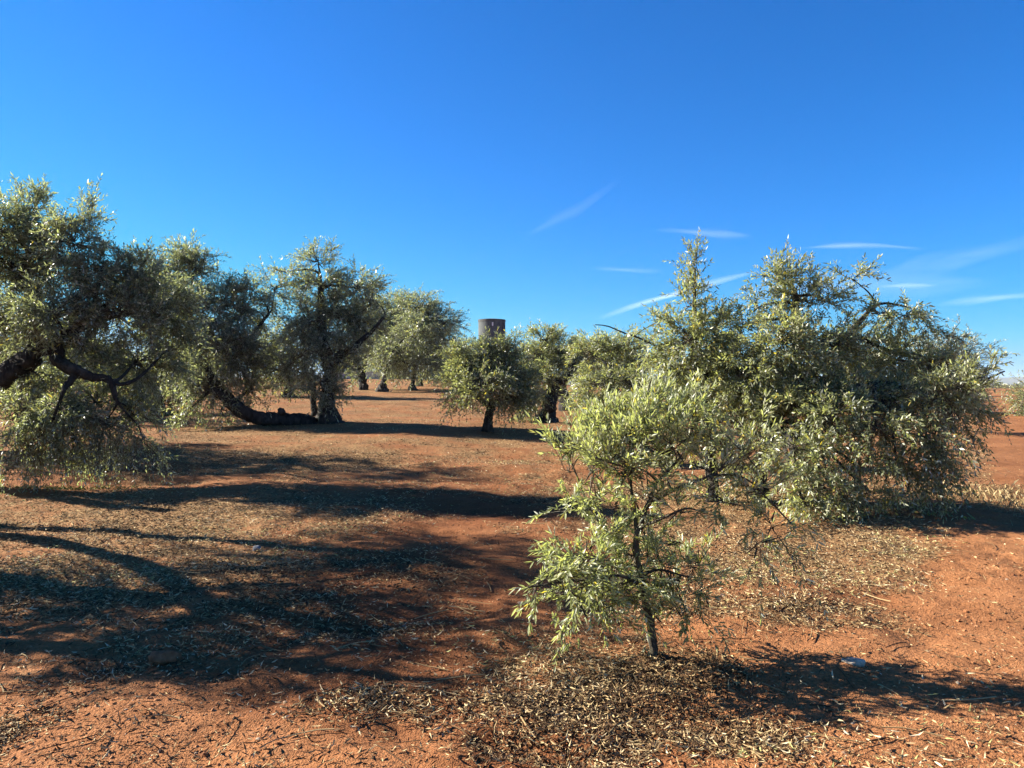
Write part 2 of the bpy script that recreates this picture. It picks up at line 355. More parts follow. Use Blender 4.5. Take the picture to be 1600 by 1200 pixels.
def crown_mesh(name, lobes, rng, dens, leaf=(.06, .011), ntw=7, npair=7, detail=0, ls=(.3, .55), mats=None, up=.25, tw_r=.0025, tlen=(2.6, 4.6), spread=.8, origin=(0, 0, 0), shell=2.2, hug=.8):
    B, A, Lg, Cn, Tn, Dr = sprays_from_lobes(lobes, dens, rng, ls, up, shell, .45 * leaf[0] * np.mean(tlen))
    S = len(B)
    # spray stems with a link back to the limb end
    mid = B * .6 + Cn * .4 + rng.normal(size=(S, 3)) * .05
    sag = np.zeros((S, 3)); sag[:, 2] = -Dr * Lg * .5
    ends = B + A * Lg[:, None] + sag
    paths = np.stack([Cn * .75 + mid * .25, mid, B, B + A * Lg[:, None] * .5 + sag * .25, ends], 1)
    rr = np.array([.008, .006, .0045, .0035, .002])[None] * (tw_r / .0025) * np.ones((S, 1))
    V1, Q1 = tubes(paths, rr, 3)
    # twigs
    T = S * ntw; si = np.repeat(np.arange(S), ntw)
    u = (np.tile(np.arange(ntw), S) + rng.rand(T)) / ntw; u = .05 + .95 * u
    o = B[si] + A[si] * (Lg[si] * u)[:, None] + sag[si] * (u * u)[:, None]
    d = unit(A[si] * 1.0 + rng.normal(size=(T, 3)) * spread * .62 + np.array((0, 0, .12)))
    L = leaf[0] * rng.uniform(*tlen, T); dr = Dr[si] * rng.uniform(.3, 1.3, T)
    t3 = np.linspace(0, 1, 3)
    tp = o[:, None] + d[:, None] * (L[:, None] * t3)[:, :, None]; tp[:, :, 2] -= (dr * L)[:, None] * t3 ** 2
    V2, Q2 = tubes(tp, np.array([1, .8, .4])[None] * tw_r * np.ones((T, 1)), 3)
    # leaves
    NL = npair * 2 + 1; N = T * NL; ti = np.repeat(np.arange(T), NL); k = np.tile(np.arange(NL), T)
    s = np.where(k == NL - 1, 1.0, ((k // 2) + .6 + rng.uniform(-.2, .2, N)) / npair); s = np.clip(s, 0, 1)
    p = o[ti] + d[ti] * (L[ti] * s)[:, None]; p[:, 2] -= dr[ti] * L[ti] * s * s
    tan = d[ti].copy(); tan[:, 2] -= 2 * dr[ti] * s; tan = unit(tan)
    n1 = unit(np.cross(tan, rng.normal(size=(T, 3))[ti])); n2 = np.cross(tan, n1)
    ang = (k // 2) * (math.pi / 2) + (k % 2) * math.pi + rng.normal(size=N) * .35
    perp = n1 * np.cos(ang)[:, None] + n2 * np.sin(ang)[:, None]
    w = np.where(k == NL - 1, .1, rng.uniform(.55, 1.0, N))
    ld = unit(tan * hug + perp * w[:, None] + rng.normal(size=(N, 3)) * .12)
    ref = tan * .7 + np.array((0, 0, .7)) + rng.normal(size=(N, 3)) * .45
    side = unit(np.cross(ld, ref)); nor = np.cross(side, ld)
    ll = leaf[0] * rng.uniform(.5, 1.18, N); ww = leaf[1] * rng.uniform(.75, 1.2, N) * .5
    ld_ = ld * ll[:, None]; sd = side * ww[:, None]; bend = nor * (ll * rng.uniform(-.02, .12, N))[:, None]
    if detail == 0:
        LV = np.stack([p, p + ld_ * .5 + sd, p + ld_ - bend, p + ld_ * .5 - sd], 1); idx = np.arange(4)[None]
        faces = [np.arange(N)[:, None] * 4 + idx]; per = 1
    elif detail == 1:
        LV = np.stack([p, p + ld_ * .3 + sd * .95, p + ld_ * .68 + sd * .8 - bend * .4, p + ld_ - bend, p + ld_ * .68 - sd * .8 - bend * .4, p + ld_ * .3 - sd * .95], 1)
        faces = [np.arange(N)[:, None] * 6 + np.arange(6)[None]]; per = 1
    else:
        fold = nor * (ww * .45)[:, None]
        LV = np.stack([p, p + ld_ * .28 + sd * .9, p + ld_ * .66 + sd * .85 - bend * .4, p + ld_ - bend, p + ld_ * .5 - fold - bend * .2, p + ld_ * .66 - sd * .85 - bend * .4, p + ld_ * .28 - sd * .9], 1)
        b7 = np.arange(N)[:, None] * 7
        faces = [np.concatenate([b7 + np.array([[0, 1, 2, 3, 4]]), b7 + np.array([[0, 4, 3, 5, 6]])], 1).reshape(-1, 5)]; per = 2
    nv = LV.shape[1]; LVf = LV.reshape(-1, 3)
    V = np.vstack([LVf, V1, V2]) - np.asarray(origin)
    Q = np.vstack([Q1 + len(LVf), Q2 + len(LVf) + len(V1)])
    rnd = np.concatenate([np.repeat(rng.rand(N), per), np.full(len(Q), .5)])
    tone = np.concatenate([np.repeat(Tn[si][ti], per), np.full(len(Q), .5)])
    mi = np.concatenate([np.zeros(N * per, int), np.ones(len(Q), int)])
    return new_mesh(name, V, faces + [Q], mats or [LEAF, TWIG], mi, {'rnd': ('FACE', rnd), 'tone': ('FACE', tone)}), N

def LB(d, *rows, **kw):
    """rows: px, py, depth offset, rx_px, ry_px[, dict]"""
    res = []
    for r in rows:
        dd = d + r[2]; k = dd / F
        e = dict(kw); e.update(r[5] if len(r) > 5 else {})
        e['c'] = P(r[0], r[1], dd); e['r'] = (r[3] * k, e.pop('rd', .85) * (r[3] + r[4]) / 2 * k, r[4] * k)
        res.append(e)
    return res

def ST(d, *rows):
    """stem in picture units: px, py, depth offset, radius in px"""
    return [(*P(r[0], r[1], d + r[2]), r[3] * (d + r[2]) / F) for r in rows]

TOTAL = [0]
def tree(name, label, cat, group, base, stems, lobes, seed, parts=None, limb_r=.045, barkm=None, flare=1.35, **kw):
    """stems: list of lists (x,y,z,r); first stem's first point is the tree's foot"""
    rng = np.random.RandomState(seed); barkm = barkm or BARK
    root = empty(name, base); tag(root, label, cat, group)
    org = np.array(base, float)
    stem_arr = [np.array(s, float) for s in stems]
    geo = []
    for s in stem_arr:
        pth = catmull(s[:, :3], 7); rad = np.maximum(np.interp(np.linspace(0, 1, len(pth)), np.linspace(0, 1, len(s)), s[:, 3]), .004)
        rad = rad * (1 + (flare - 1) * np.exp(-np.arange(len(pth)) / 3.0) * (1 if abs(s[0, 2] - org[2]) < .5 else 0))
        jit = rng.normal(size=pth.shape) * rad[:, None] * .10; jit[0] = 0
        V, Q, tp = gnarl(pth + jit, rad, 14, rng); geo.append([[V], [Q], [tp], pth, rad])
    for lb in lobes:
        best = None
        for gi, g in enumerate(geo):
            h0 = max(1, int(len(g[3]) * .35)); dd = np.linalg.norm(g[3][h0:] - lb['c'], axis=1) + 1.0 * np.maximum(0, g[3][h0:, 2] - lb['c'][2]) * .3
            q = int(np.argmin(dd))
            if best is None or dd[q] < best[0]: best = (dd[q], gi, h0 + q)
        _, gi, q = best; g = geo[gi]; p0 = g[3][q]; p3 = np.array(lb['c']); ln = np.linalg.norm(p3 - p0)
        r0 = min(g[4][q] * .7, limb_r * (.5 + .5 * min(1, ln)))
        tg = unit(g[3][min(q + 1, len(g[3]) - 1)] - g[3][max(q - 1, 0)])
        t = np.linspace(0, 1, 9)[:, None]
        p1 = p0 + tg * ln * .3 + rng.normal(size=3) * ln * .08; p2 = p3 - unit(p3 - p0) * ln * .3 + np.array((0, 0, ln * .12)) + rng.normal(size=3) * ln * .08
        bz = (1 - t) ** 3 * p0 + 3 * (1 - t) ** 2 * t * p1 + 3 * (1 - t) * t * t * p2 + t ** 3 * p3
        V, Q, tp = gnarl(bz, r0 * (1 - t[:, 0] * .72), 7, rng, .12); g[0].append(V); g[1].append(Q); g[2].append(tp)
    for g in geo:
        off = np.cumsum([0] + [len(v) for v in g[0]])[:-1]
        me = new_mesh('trunk', np.vstack(g[0]) - org, [np.vstack([q + o for q, o in zip(g[1], off)]), np.vstack([q + o for q, o in zip(g[2], off)])], [barkm], smooth=True)
        link('trunk', me, root)
    me, n = crown_mesh('crown', lobes, rng, origin=org, **kw)
    link('crown', me, root); TOTAL[0] += n
    return root

def blob(name, parent, c, r, m, rng, amp=.25, sub=2):
    import bmesh
    bm = bmesh.new(); bmesh.ops.create_icosphere(bm, subdivisions=sub, radius=1)
    ph = rng.rand(9) * 6
    for v in bm.verts:
        x = v.co
        k = 1 + amp * (math.sin(x.x * 3.1 + ph[0]) * math.sin(x.y * 2.7 + ph[1]) + .6 * math.sin(x.z * 5 + ph[2] + x.x * 3) + .4 * math.sin(x.y * 8 + ph[3]) * math.cos(x.x * 7 + ph[4])) + (rng.rand() - .5) * amp * .35
        v.co = (x.x * k * r[0], x.y * k * r[1], x.z * k * r[2])
    me = bpy.data.meshes.new(name); bm.to_mesh(me); bm.free(); me.materials.append(m)
    for p in me.polygons: p.use_smooth = True
    return link(name, me, parent, c)

GRP = 'olive trees of the grove'
def foot(px, py, d): x = (px - 800) / F * d; return np.array((x, d, float(ground_z(x, d)) - .03))

# --- A: big spreading olive at the left edge, leaning trunk from outside the frame
d = 9.5
fA = np.array((-8.3, 9.6, float(ground_z(-8.3, 9.6)) - .05))
stA = [[(*fA, .26), (-7.6, 9.6, 1.05, .24), *ST(d, (-60, 625, 0, 19), (0, 592, 0, 17.5), (45, 565, 0, 16), (62, 545, 0, 14), (95, 530, 0, 12))],
       ST(d, (60, 545, 0, 13), (88, 548, -.1, 11), (92, 566, -.2, 9), (118, 578, -.3, 9), (142, 588, -.3, 7), (172, 595, -.3, 5), (182, 625, -.3, 3)),
       ST(d, (122, 580, -.3, 6), (105, 600, -.4, 5), (98, 615, -.5, 3), (85, 650, -.5, 2)),
       ST(d, (62, 545, 0, 13), (45, 500, .2, 10), (55, 450, .3, 9), (30, 435, .3, 7), (60, 370, .3, 4)),
       [(-7.6, 9.6, 1.0, .15), (-8.0, 9.4, 2.0, .12), (-8.3, 9.3, 2.8, .08)]]
lbA = LB(d, (15, 365, .2, 75, 52, {'up': .7, 'dens': 1.25}), (45, 333, .3, 40, 25, {'up': 1.0, 'dens': 1.0}), (115, 380, -.1, 50, 50, {'up': .6, 'dens': 1.15}), (140, 345, 0, 16, 24, {'up': 1.2, 'dens': 1.0, 'droop': 0}), (45, 420, .3, 80, 50), (160, 420, .1, 60, 45, {'dens': 1.2}),
         (215, 430, .1, 48, 40, {'up': .8}), (80, 490, -.3, 80, 45), (180, 490, 0, 75, 55, {'dens': 1.2}), (250, 480, .4, 60, 60, {'dens': 1.2}), (20, 510, .1, 60, 40), (130, 540, .2, 65, 40, {'dens': .8}),
         (215, 565, .2, 60, 45), (265, 545, .5, 45, 45), (70, 600, .3, 40, 40, {'droop': .8, 'dens': 1.2}), (150, 630, .1, 50, 45, {'droop': .9, 'dens': 1.0}), (60, 665, -.4, 45, 40, {'droop': 1.0, 'dens': 1.25, 'tone': .15}),
         (45, 700, -.5, 30, 22, {'droop': 1.0, 'dens': 1.3, 'tone': .15}), (110, 670, -.3, 35, 32, {'droop': 1.0, 'dens': 1.0}), (205, 650, .1, 35, 40, {'droop': 1.0, 'dens': 1.1}), (222, 690, 0, 22, 24, {'droop': 1.1}),
         (-100, 420, 0, 80, 60, {'dens': .4}), (-60, 350, .3, 55, 40, {'dens': .5}), (95, 640, -.35, 40, 36, {'droop': .9, 'tone': .15}), (165, 660, -.2, 36, 34, {'droop': 1.0, 'tone': .1}), (30, 640, -.35, 30, 40, {'droop': .9, 'tone': .15}))
tree('olive_tree', 'large dark olive at the left edge, its low leaning trunk cut by the frame', 'tree', GRP, fA, stA, lbA, 11,
     dens=22, leaf=(.070, .0165), mats=[LEAF_DARK, TWIG], detail=0, ntw=7, npair=6, ls=(.14, .32))

# --- B: old twin-trunk olive, one trunk upright, one lying along the ground
d = 17.8
fB = foot(512, 666, d)
stB = [[(*fB, .24), *ST(d, (512, 640, 0, 12.00), (512, 610, 0, 11.20), (514, 580, 0, 10.40), (508, 545, 0, 8.00), (502, 490, 0, 5.60), (500, 430, 0, 3.20))],
       ST(d, (514, 575, 0, 7.20), (535, 555, -.1, 6.40), (556, 540, -.2, 4.80), (578, 520, -.3, 3.20), (600, 495, -.3, 2.00)),
       ST(d, (510, 668, .05, 9.60), (490, 664, -.1, 9.60), (470, 658, -.25, 10.00), (440, 655, -.4, 10.40), (410, 654, -.5, 10.40), (380, 642, -.5, 10.40), (350, 618, -.4, 9.60), (328, 590, -.2, 8.80), (310, 560, 0, 7.20), (298, 510, 0, 4.80), (300, 450, .2, 2.40)),
       ST(d, (340, 606, -.3, 5.60), (362, 575, -.1, 4.00), (390, 530, 0, 3.20), (420, 490, .1, 2.00)),
       ST(d, (492, 650, .5, 4.80), (490, 630, .5, 4.40), (490, 604, .5, 4.00))]
lbB = LB(d, (262, 430, .2, 50, 38, {'up': .6}), (305, 420, .2, 42, 36, {'up': .9}), (290, 400, .2, 20, 18, {'up': 1.1, 'dens': 1.1}), (225, 470, .2, 45, 45), (300, 480, -.3, 62, 50, {'tone': -.15}), (350, 470, 0, 50, 45, {'dens': .85}), (385, 480, .1, 36, 40), (392, 452, .1, 20, 22, {'up': .8}),
         (350, 545, -.5, 62, 52, {'tone': -.2, 'dens': 1.2}), (390, 560, -.1, 42, 55, {'tone': -.15}), (285, 560, 0, 52, 48, {'tone': -.15}), (330, 605, -.4, 50, 32, {'tone': -.2}), (395, 610, -.2, 28, 26, {'dens': .8}), (430, 450, .1, 36, 26, {'dens': .8, 'up': .4}), (455, 425, .1, 22, 16, {'dens': .7, 'up': .5}),
         (295, 640, -.4, 45, 15, {'droop': .9, 'dens': .5}), (345, 640, -.5, 22, 12, {'droop': .7, 'dens': .3}),
         (497, 410, 0, 28, 22, {'up': 1.0}), (505, 445, 0, 42, 36), (520, 490, .2, 60, 44), (560, 450, .2, 36, 28, {'up': .6}), (580, 470, .1, 22, 36, {'dens': .8}), (560, 505, .1, 42, 40), (480, 500, -.2, 36, 42), (478, 552, -.3, 44, 40, {'tone': .1}),
         (520, 555, -.4, 42, 36), (560, 570, 0, 28, 28, {'dens': .5}), (500, 600, -.5, 32, 28, {'droop': .5}), (508, 628, -.4, 18, 16, {'droop': .4, 'dens': .5, 'ls': .7}), (448, 575, -.1, 26, 30, {'dens': .7}))
rB = tree('olive_tree', 'old twin trunked olive with one trunk upright and one lying along the ground', 'tree', GRP, fB, stB, lbB, 12,
          dens=11.5, leaf=(.095, .0245), ntw=7, npair=5, ls=(.22, .45), tw_r=.004, limb_r=.07, mats=[LEAF_DARK, TWIG])
rngB = np.random.RandomState(5)
blob('stump', rB, P(527, 668, d - .15) - fB, (.22, .24, .2), BARK, rngB, .3)
blob('burl', rB, P(440, 643, d - .45) - fB, (.10, .11, .09), BARK, rngB, .3)

# --- E: slender round olive in the middle
d = 16.2
fE = foot(762, 678, d)
stE = [[(*fE, .11), *ST(d, (763, 660, 0, 6.5), (765, 645, 0, 6.5), (770, 632, 0, 6))], ST(d, (768, 640, 0, 5), (752, 625, .1, 4), (735, 612, .1, 3), (720, 590, .1, 2)),
       ST(d, (769, 636, 0, 5), (785, 615, 0, 4), (800, 590, 0, 2.5)), ST(d, (767, 640, 0, 4), (765, 600, .1, 3.5), (765, 550, .1, 2))]
lbE = LB(d, (758, 560, .1, 44, 24, {'up': .5}), (735, 575, 0, 42, 36), (785, 575, .2, 44, 40), (720, 610, -.2, 28, 28), (755, 600, -.5, 48, 30, {'tone': .1}), (800, 610, 0, 36, 36), (718, 628, -.2, 22, 16, {'droop': .4}), (795, 625, -.1, 36, 18, {'tone': -.2}),
         (820, 605, .2, 22, 30, {'tone': -.25}), (802, 538, .1, 15, 13, {'up': 1.1, 'dens': .8}), (764, 540, .1, 18, 13, {'up': 1.1, 'dens': .7}), (786, 548, .1, 20, 16, {'up': .8, 'dens': .9}), (716, 556, .1, 20, 14, {'up': .8}))
tree('olive_tree', 'small round olive on a thin dark stem in front of the water tank', 'tree', GRP, fE, stE, lbE, 13, dens=17, leaf=(.085, .022), ntw=6, npair=5, ls=(.14, .28), tw_r=.004, limb_r=.05)

# --- F: olive with thick leaning trunk right of E
d = 19.0
fF = foot(855, 662, d)
stF = [[(*fF, .22), *ST(d, (857, 645, 0, 10.5), (861, 622, 0, 10), (866, 605, 0, 9.5), (862, 590, 0, 7))], ST(d, (866, 602, 0, 6), (882, 592, -.1, 5), (894, 580, -.1, 4), (897, 565, -.1, 3)),
       ST(d, (846, 662, -.2, 7), (842, 655, -.2, 6), (838, 650, -.2, 4)), ST(d, (864, 600, 0, 6), (850, 580, .1, 4), (845, 545, .1, 2))]
lbF = LB(d, (850, 530, .1, 32, 18, {'up': .9}), (838, 555, 0, 36, 30), (875, 550, .2, 36, 28), (848, 590, -.3, 40, 26), (822, 600, -.1, 28, 36, {'tone': -.1}), (832, 640, 0, 28, 18, {'tone': -.2, 'droop': .8}), (905, 560, .2, 30, 34), (890, 590, .5, 22, 16, {'dens': .6}))
tree('olive_tree', 'olive with thick straight dark trunk, next right of the thin stemmed one', 'tree', GRP, fF, stF, lbF, 14, dens=13, leaf=(.09, .024), ntw=6, npair=5, ls=(.16, .32), tw_r=.004, limb_r=.05)

# --- F2: dark leaning trunk further back
d = 24.0
fF2 = foot(886, 632, d)
stF2 = [[(*fF2, .22), *ST(d, (882, 622, 0, 9), (878, 608, 0, 6), (882, 594, 0, 5), (890, 570, 0, 3))]]
lbF2 = LB(d, (900, 560, .3, 36, 28), (930, 560, .5, 36, 30), (880, 545, .8, 30, 22))
tree('olive_tree', 'olive behind with a stout dark trunk that leans left, widening at its foot', 'tree', GRP, fF2, stF2, lbF2, 15, dens=9, leaf=(.11, .026), ntw=6, npair=6, ls=(.4, .7), tw_r=.005, limb_r=.06)

# --- G: pale bushy olive behind the young one
d = 12.6
fG = foot(965, 715, d)
stG = [[(*fG, .13), *ST(d, (962, 690, 0, 10), (966, 660, 0, 9), (960, 630, 0, 6), (955, 580, 0, 3))], ST(d, (964, 660, 0, 6), (990, 630, 0, 4), (1005, 590, 0, 2.5))]
lbG = LB(d, (925, 555, .3, 36, 28), (965, 545, .3, 46, 24, {'up': .6}), (1005, 555, .3, 40, 30), (935, 600, 0, 44, 36), (985, 600, -.2, 46, 36, {'tone': .1}), (920, 645, -.2, 28, 34, {'tone': .1, 'droop': .6}), (960, 650, -.5, 46, 36, {'tone': .15}), (1010, 645, 0, 36, 40), (940, 690, -.3, 36, 24, {'droop': .8, 'tone': .1}), (990, 690, -.2, 36, 26, {'droop': .8}))
tree('olive_tree', 'bushy yellowish green olive with foliage to the ground, directly behind the young one', 'tree', GRP, fG, stG, lbG, 16, dens=18, leaf=(.076, .019), ntw=6, npair=6, ls=(.14, .28), tw_r=.003, limb_r=.04)

# --- C: broad olive on the right
d = 8.7
fC = foot(1114, 792, d)
stC = [[(*fC, .065), *ST(d, (1114, 760, 0, 8), (1110, 720, 0, 8), (1112, 680, 0, 7.5), (1105, 630, .1, 6), (1085, 570, .2, 6), (1085, 490, .2, 3), (1086, 420, .2, 1.5))],
       [(*foot(1192, 785, d), .08), *ST(d, (1190, 745, 0, 9.5), (1200, 700, 0, 9), (1215, 640, 0, 8.5), (1240, 580, .1, 7), (1245, 520, .1, 7), (1240, 450, .1, 3.5))],
       ST(d, (1222, 630, 0, 8), (1270, 580, .2, 7), (1310, 540, .2, 5), (1345, 500, .2, 3.5), (1375, 475, .2, 2), (1420, 480, .1, 1.2)),
       ST(d, (1215, 650, 0, 8), (1280, 620, -.2, 6), (1370, 600, -.3, 5), (1450, 610, -.4, 3.5), (1520, 600, -.4, 2), (1570, 580, -.4, 1)),
       ST(d, (1330, 520, .2, 4), (1380, 545, .4, 3), (1430, 560, .4, 2)),
       ST(d, (1060, 560, .3, 2.2), (1010, 533, .3, 1.4), (975, 520, .3, 1.1), (950, 510, .3, .9), (930, 507, .3, .6))]
lbC = LB(d, (1087, 418, 0.20, 12, 26, {'up': 1.5, 'droop': 0, 'dens': .75, 'ls': .7}), (1080, 448, 0.20, 9, 12, {'up': 1.4, 'droop': 0, 'dens': .45, 'ls': .6}), (1078, 478, 0.20, 30, 24, {'up': 1.0, 'droop': .1, 'dens': .7}), (1035, 500, 0.20, 18, 14, {'up': .8, 'dens': .6}), (1075, 530, 0.10, 62, 40, {'up': .4}), (1055, 580, 0.30, 45, 40), (1120, 520, 0.10, 45, 35), (1130, 580, 0.00, 55, 45), (1100, 630, 0.30, 45, 30, {'tone': -.1}),
         (1160, 510, 0.30, 40, 28, {'dens': .8, 'up': .6}), (1185, 480, 0.30, 22, 18, {'dens': .6, 'up': .9}), (1225, 440, 0.10, 32, 26, {'up': 1.1, 'droop': .1}), (1250, 470, 0.00, 45, 35, {'up': .5}), (1290, 470, 0.10, 32, 30, {'up': .6, 'dens': .8}), (1330, 435, 0.10, 14, 7, {'up': .5, 'dens': .9}), (1220, 530, -0.40, 60, 45, {'tone': .12}), (1290, 535, 0.00, 50, 45, {'tone': -.15}), (1170, 575, -0.30, 50, 45, {'tone': .1}),
         (1375, 490, 0.10, 32, 18, {'droop': .8, 'dens': .9, 'tone': .25}), (1415, 492, 0.10, 32, 22, {'droop': .9, 'tone': .25}), (1450, 515, 0.10, 15, 24, {'droop': 1.0, 'dens': 1.0, 'tone': .1}), (1345, 550, 0.40, 52, 40, {'tone': -.15}), (1405, 565, 0.40, 48, 40, {'tone': -.1}), (1450, 570, 0.00, 36, 36), (1260, 600, -0.30, 60, 45, {'tone': -.05}), (1330, 610, -0.30, 55, 40, {'tone': -.15}),
         (1400, 625, -0.20, 50, 35, {'tone': -.1}), (1460, 620, -0.80, 45, 28, {'droop': .5, 'tone': .15}), (1503, 605, -0.90, 34, 22, {'up': .5, 'tone': .2}), (1538, 590, -0.90, 20, 12, {'up': .5, 'dens': 1.2, 'tone': .2}), (1488, 640, -0.65, 42, 26, {'droop': .7}), (1512, 640, -0.30, 22, 20, {'dens': .8, 'droop': .6}),
         (1290, 660, -0.85, 55, 35, {'droop': .6}), (1220, 640, 0.20, 45, 35, {'tone': -.15}), (1370, 670, -0.95, 50, 36, {'droop': .8}), (1440, 680, -0.95, 42, 40, {'droop': 1.0, 'tone': .2, 'dens': 1.1}), (1455, 730, -0.95, 24, 32, {'droop': 1.2, 'dens': 1.0}), (1400, 720, -0.95, 40, 36, {'droop': 1.0, 'dens': .6}), (1290, 720, -1.05, 36, 30, {'droop': 1.0, 'dens': .55, 'tone': .2}), (1340, 730, -1.05, 36, 36, {'droop': 1.0, 'dens': .6, 'tone': .15}),
         (1250, 745, -1.15, 28, 30, {'droop': .9, 'tone': .3, 'dens': .75}), (1255, 785, -1.25, 34, 18, {'droop': .8, 'tone': .35, 'dens': 1.0}), (1320, 780, -1.15, 36, 18, {'droop': .9, 'tone': .2, 'dens': .65}), (1420, 770, -0.85, 22, 12, {'droop': .9, 'dens': .4}), (1180, 640, 0.50, 35, 25, {'dens': .8}), (1150, 720, 0.40, 25, 20, {'dens': .3}), (1200, 700, -0.40, 34, 40, {'dens': .7, 'droop': .7}), (1150, 660, -0.20, 36, 34, {'dens': .9}), (1160, 760, -0.30, 24, 24, {'dens': .6, 'droop': .8}), (1240, 700, -1.05, 34, 34, {'dens': .7, 'droop': .9, 'tone': .2}), (1290, 765, -1.20, 40, 26, {'dens': .8, 'droop': .9, 'tone': .3}), (1360, 770, -1.05, 36, 22, {'dens': .7, 'droop': .9, 'tone': .2}), (1100, 700, 0.20, 30, 26, {'dens': .5}), (1310, 635, -.6, 45, 30, {'droop': .5, 'tone': .1}), (1390, 635, -.6, 45, 30, {'droop': .6}), (1240, 630, -.5, 40, 30, {'droop': .4, 'tone': .1}), (1105, 750, -.2, 26, 24, {'dens': .5, 'droop': .6}), (1135, 690, -.3, 30, 30, {'dens': .7, 'droop': .5}), (1040, 640, .3, 40, 34), (1060, 690, .3, 34, 28, {'dens': .7}))
tree('olive_tree', 'broad silvery olive on the right with one tall upright sprig, foliage sweeping to the ground', 'tree', GRP, fC, stC, lbC, 17, dens=34, leaf=(.062, .0155), ntw=6, npair=6, ls=(.13, .28), tw_r=.0022, limb_r=.04, detail=1)

# --- young olive in front
d = 4.05
fY = foot(1025, 1046, d); fY[2] += .02
stY = [[(*fY, .021), *ST(d, (1021, 1030, 0, 6.29), (1017, 984, 0, 5.92), (1006, 928, 0, 5.55), (996, 880, 0, 5.18), (994, 838, 0, 4.59), (1003, 820, 0, 4.44))],
       ST(d, (1001, 824, 0, 3.70), (1012, 790, -.03, 3.11), (1040, 772, -.06, 2.81), (1079, 755, -.08, 2.37), (1120, 742, -.1, 1.78), (1165, 748, -.1, 1.33), (1200, 780, -.1, 1.04), (1238, 820, -.12, 0.67)),
       ST(d, (1008, 800, 0, 2.96), (1018, 774, .05, 2.66), (1028, 752, .1, 2.37), (1057, 722, .15, 1.85), (1075, 690, .2, 1.18), (1085, 650, .2, 0.67)),
       ST(d, (995, 836, 0, 3.33), (992, 800, .06, 2.66), (985, 750, .1, 2.22), (990, 700, .12, 1.78), (1005, 640, .12, 1.18), (1018, 590, .12, 0.59)),
       ST(d, (996, 878, 0, 2.66), (965, 850, .1, 2.07), (925, 800, .15, 1.63), (900, 740, .18, 1.11), (878, 690, .2, 0.59)),
       ST(d, (1003, 915, 0, 2.66), (970, 900, -.1, 2.22), (925, 905, -.2, 1.63), (875, 910, -.25, 1.04), (825, 918, -.3, 0.59)),
       ST(d, (1000, 900, 0, 2.22), (1030, 890, .1, 1.85), (1070, 900, .15, 1.33), (1110, 905, .2, 0.74)),
       ST(d, (1027, 752, .1, 1.92), (1005, 735, .0, 1.48), (970, 728, -.1, 1.18), (930, 715, -.15, 0.74)),
       ST(d, (1000, 824, 0, 2.22), (1030, 812, -.1, 1.78), (1070, 795, -.15, 1.48), (1100, 800, -.15, 0.89))]
Yk = {'up': 1.0, 'droop': .05}
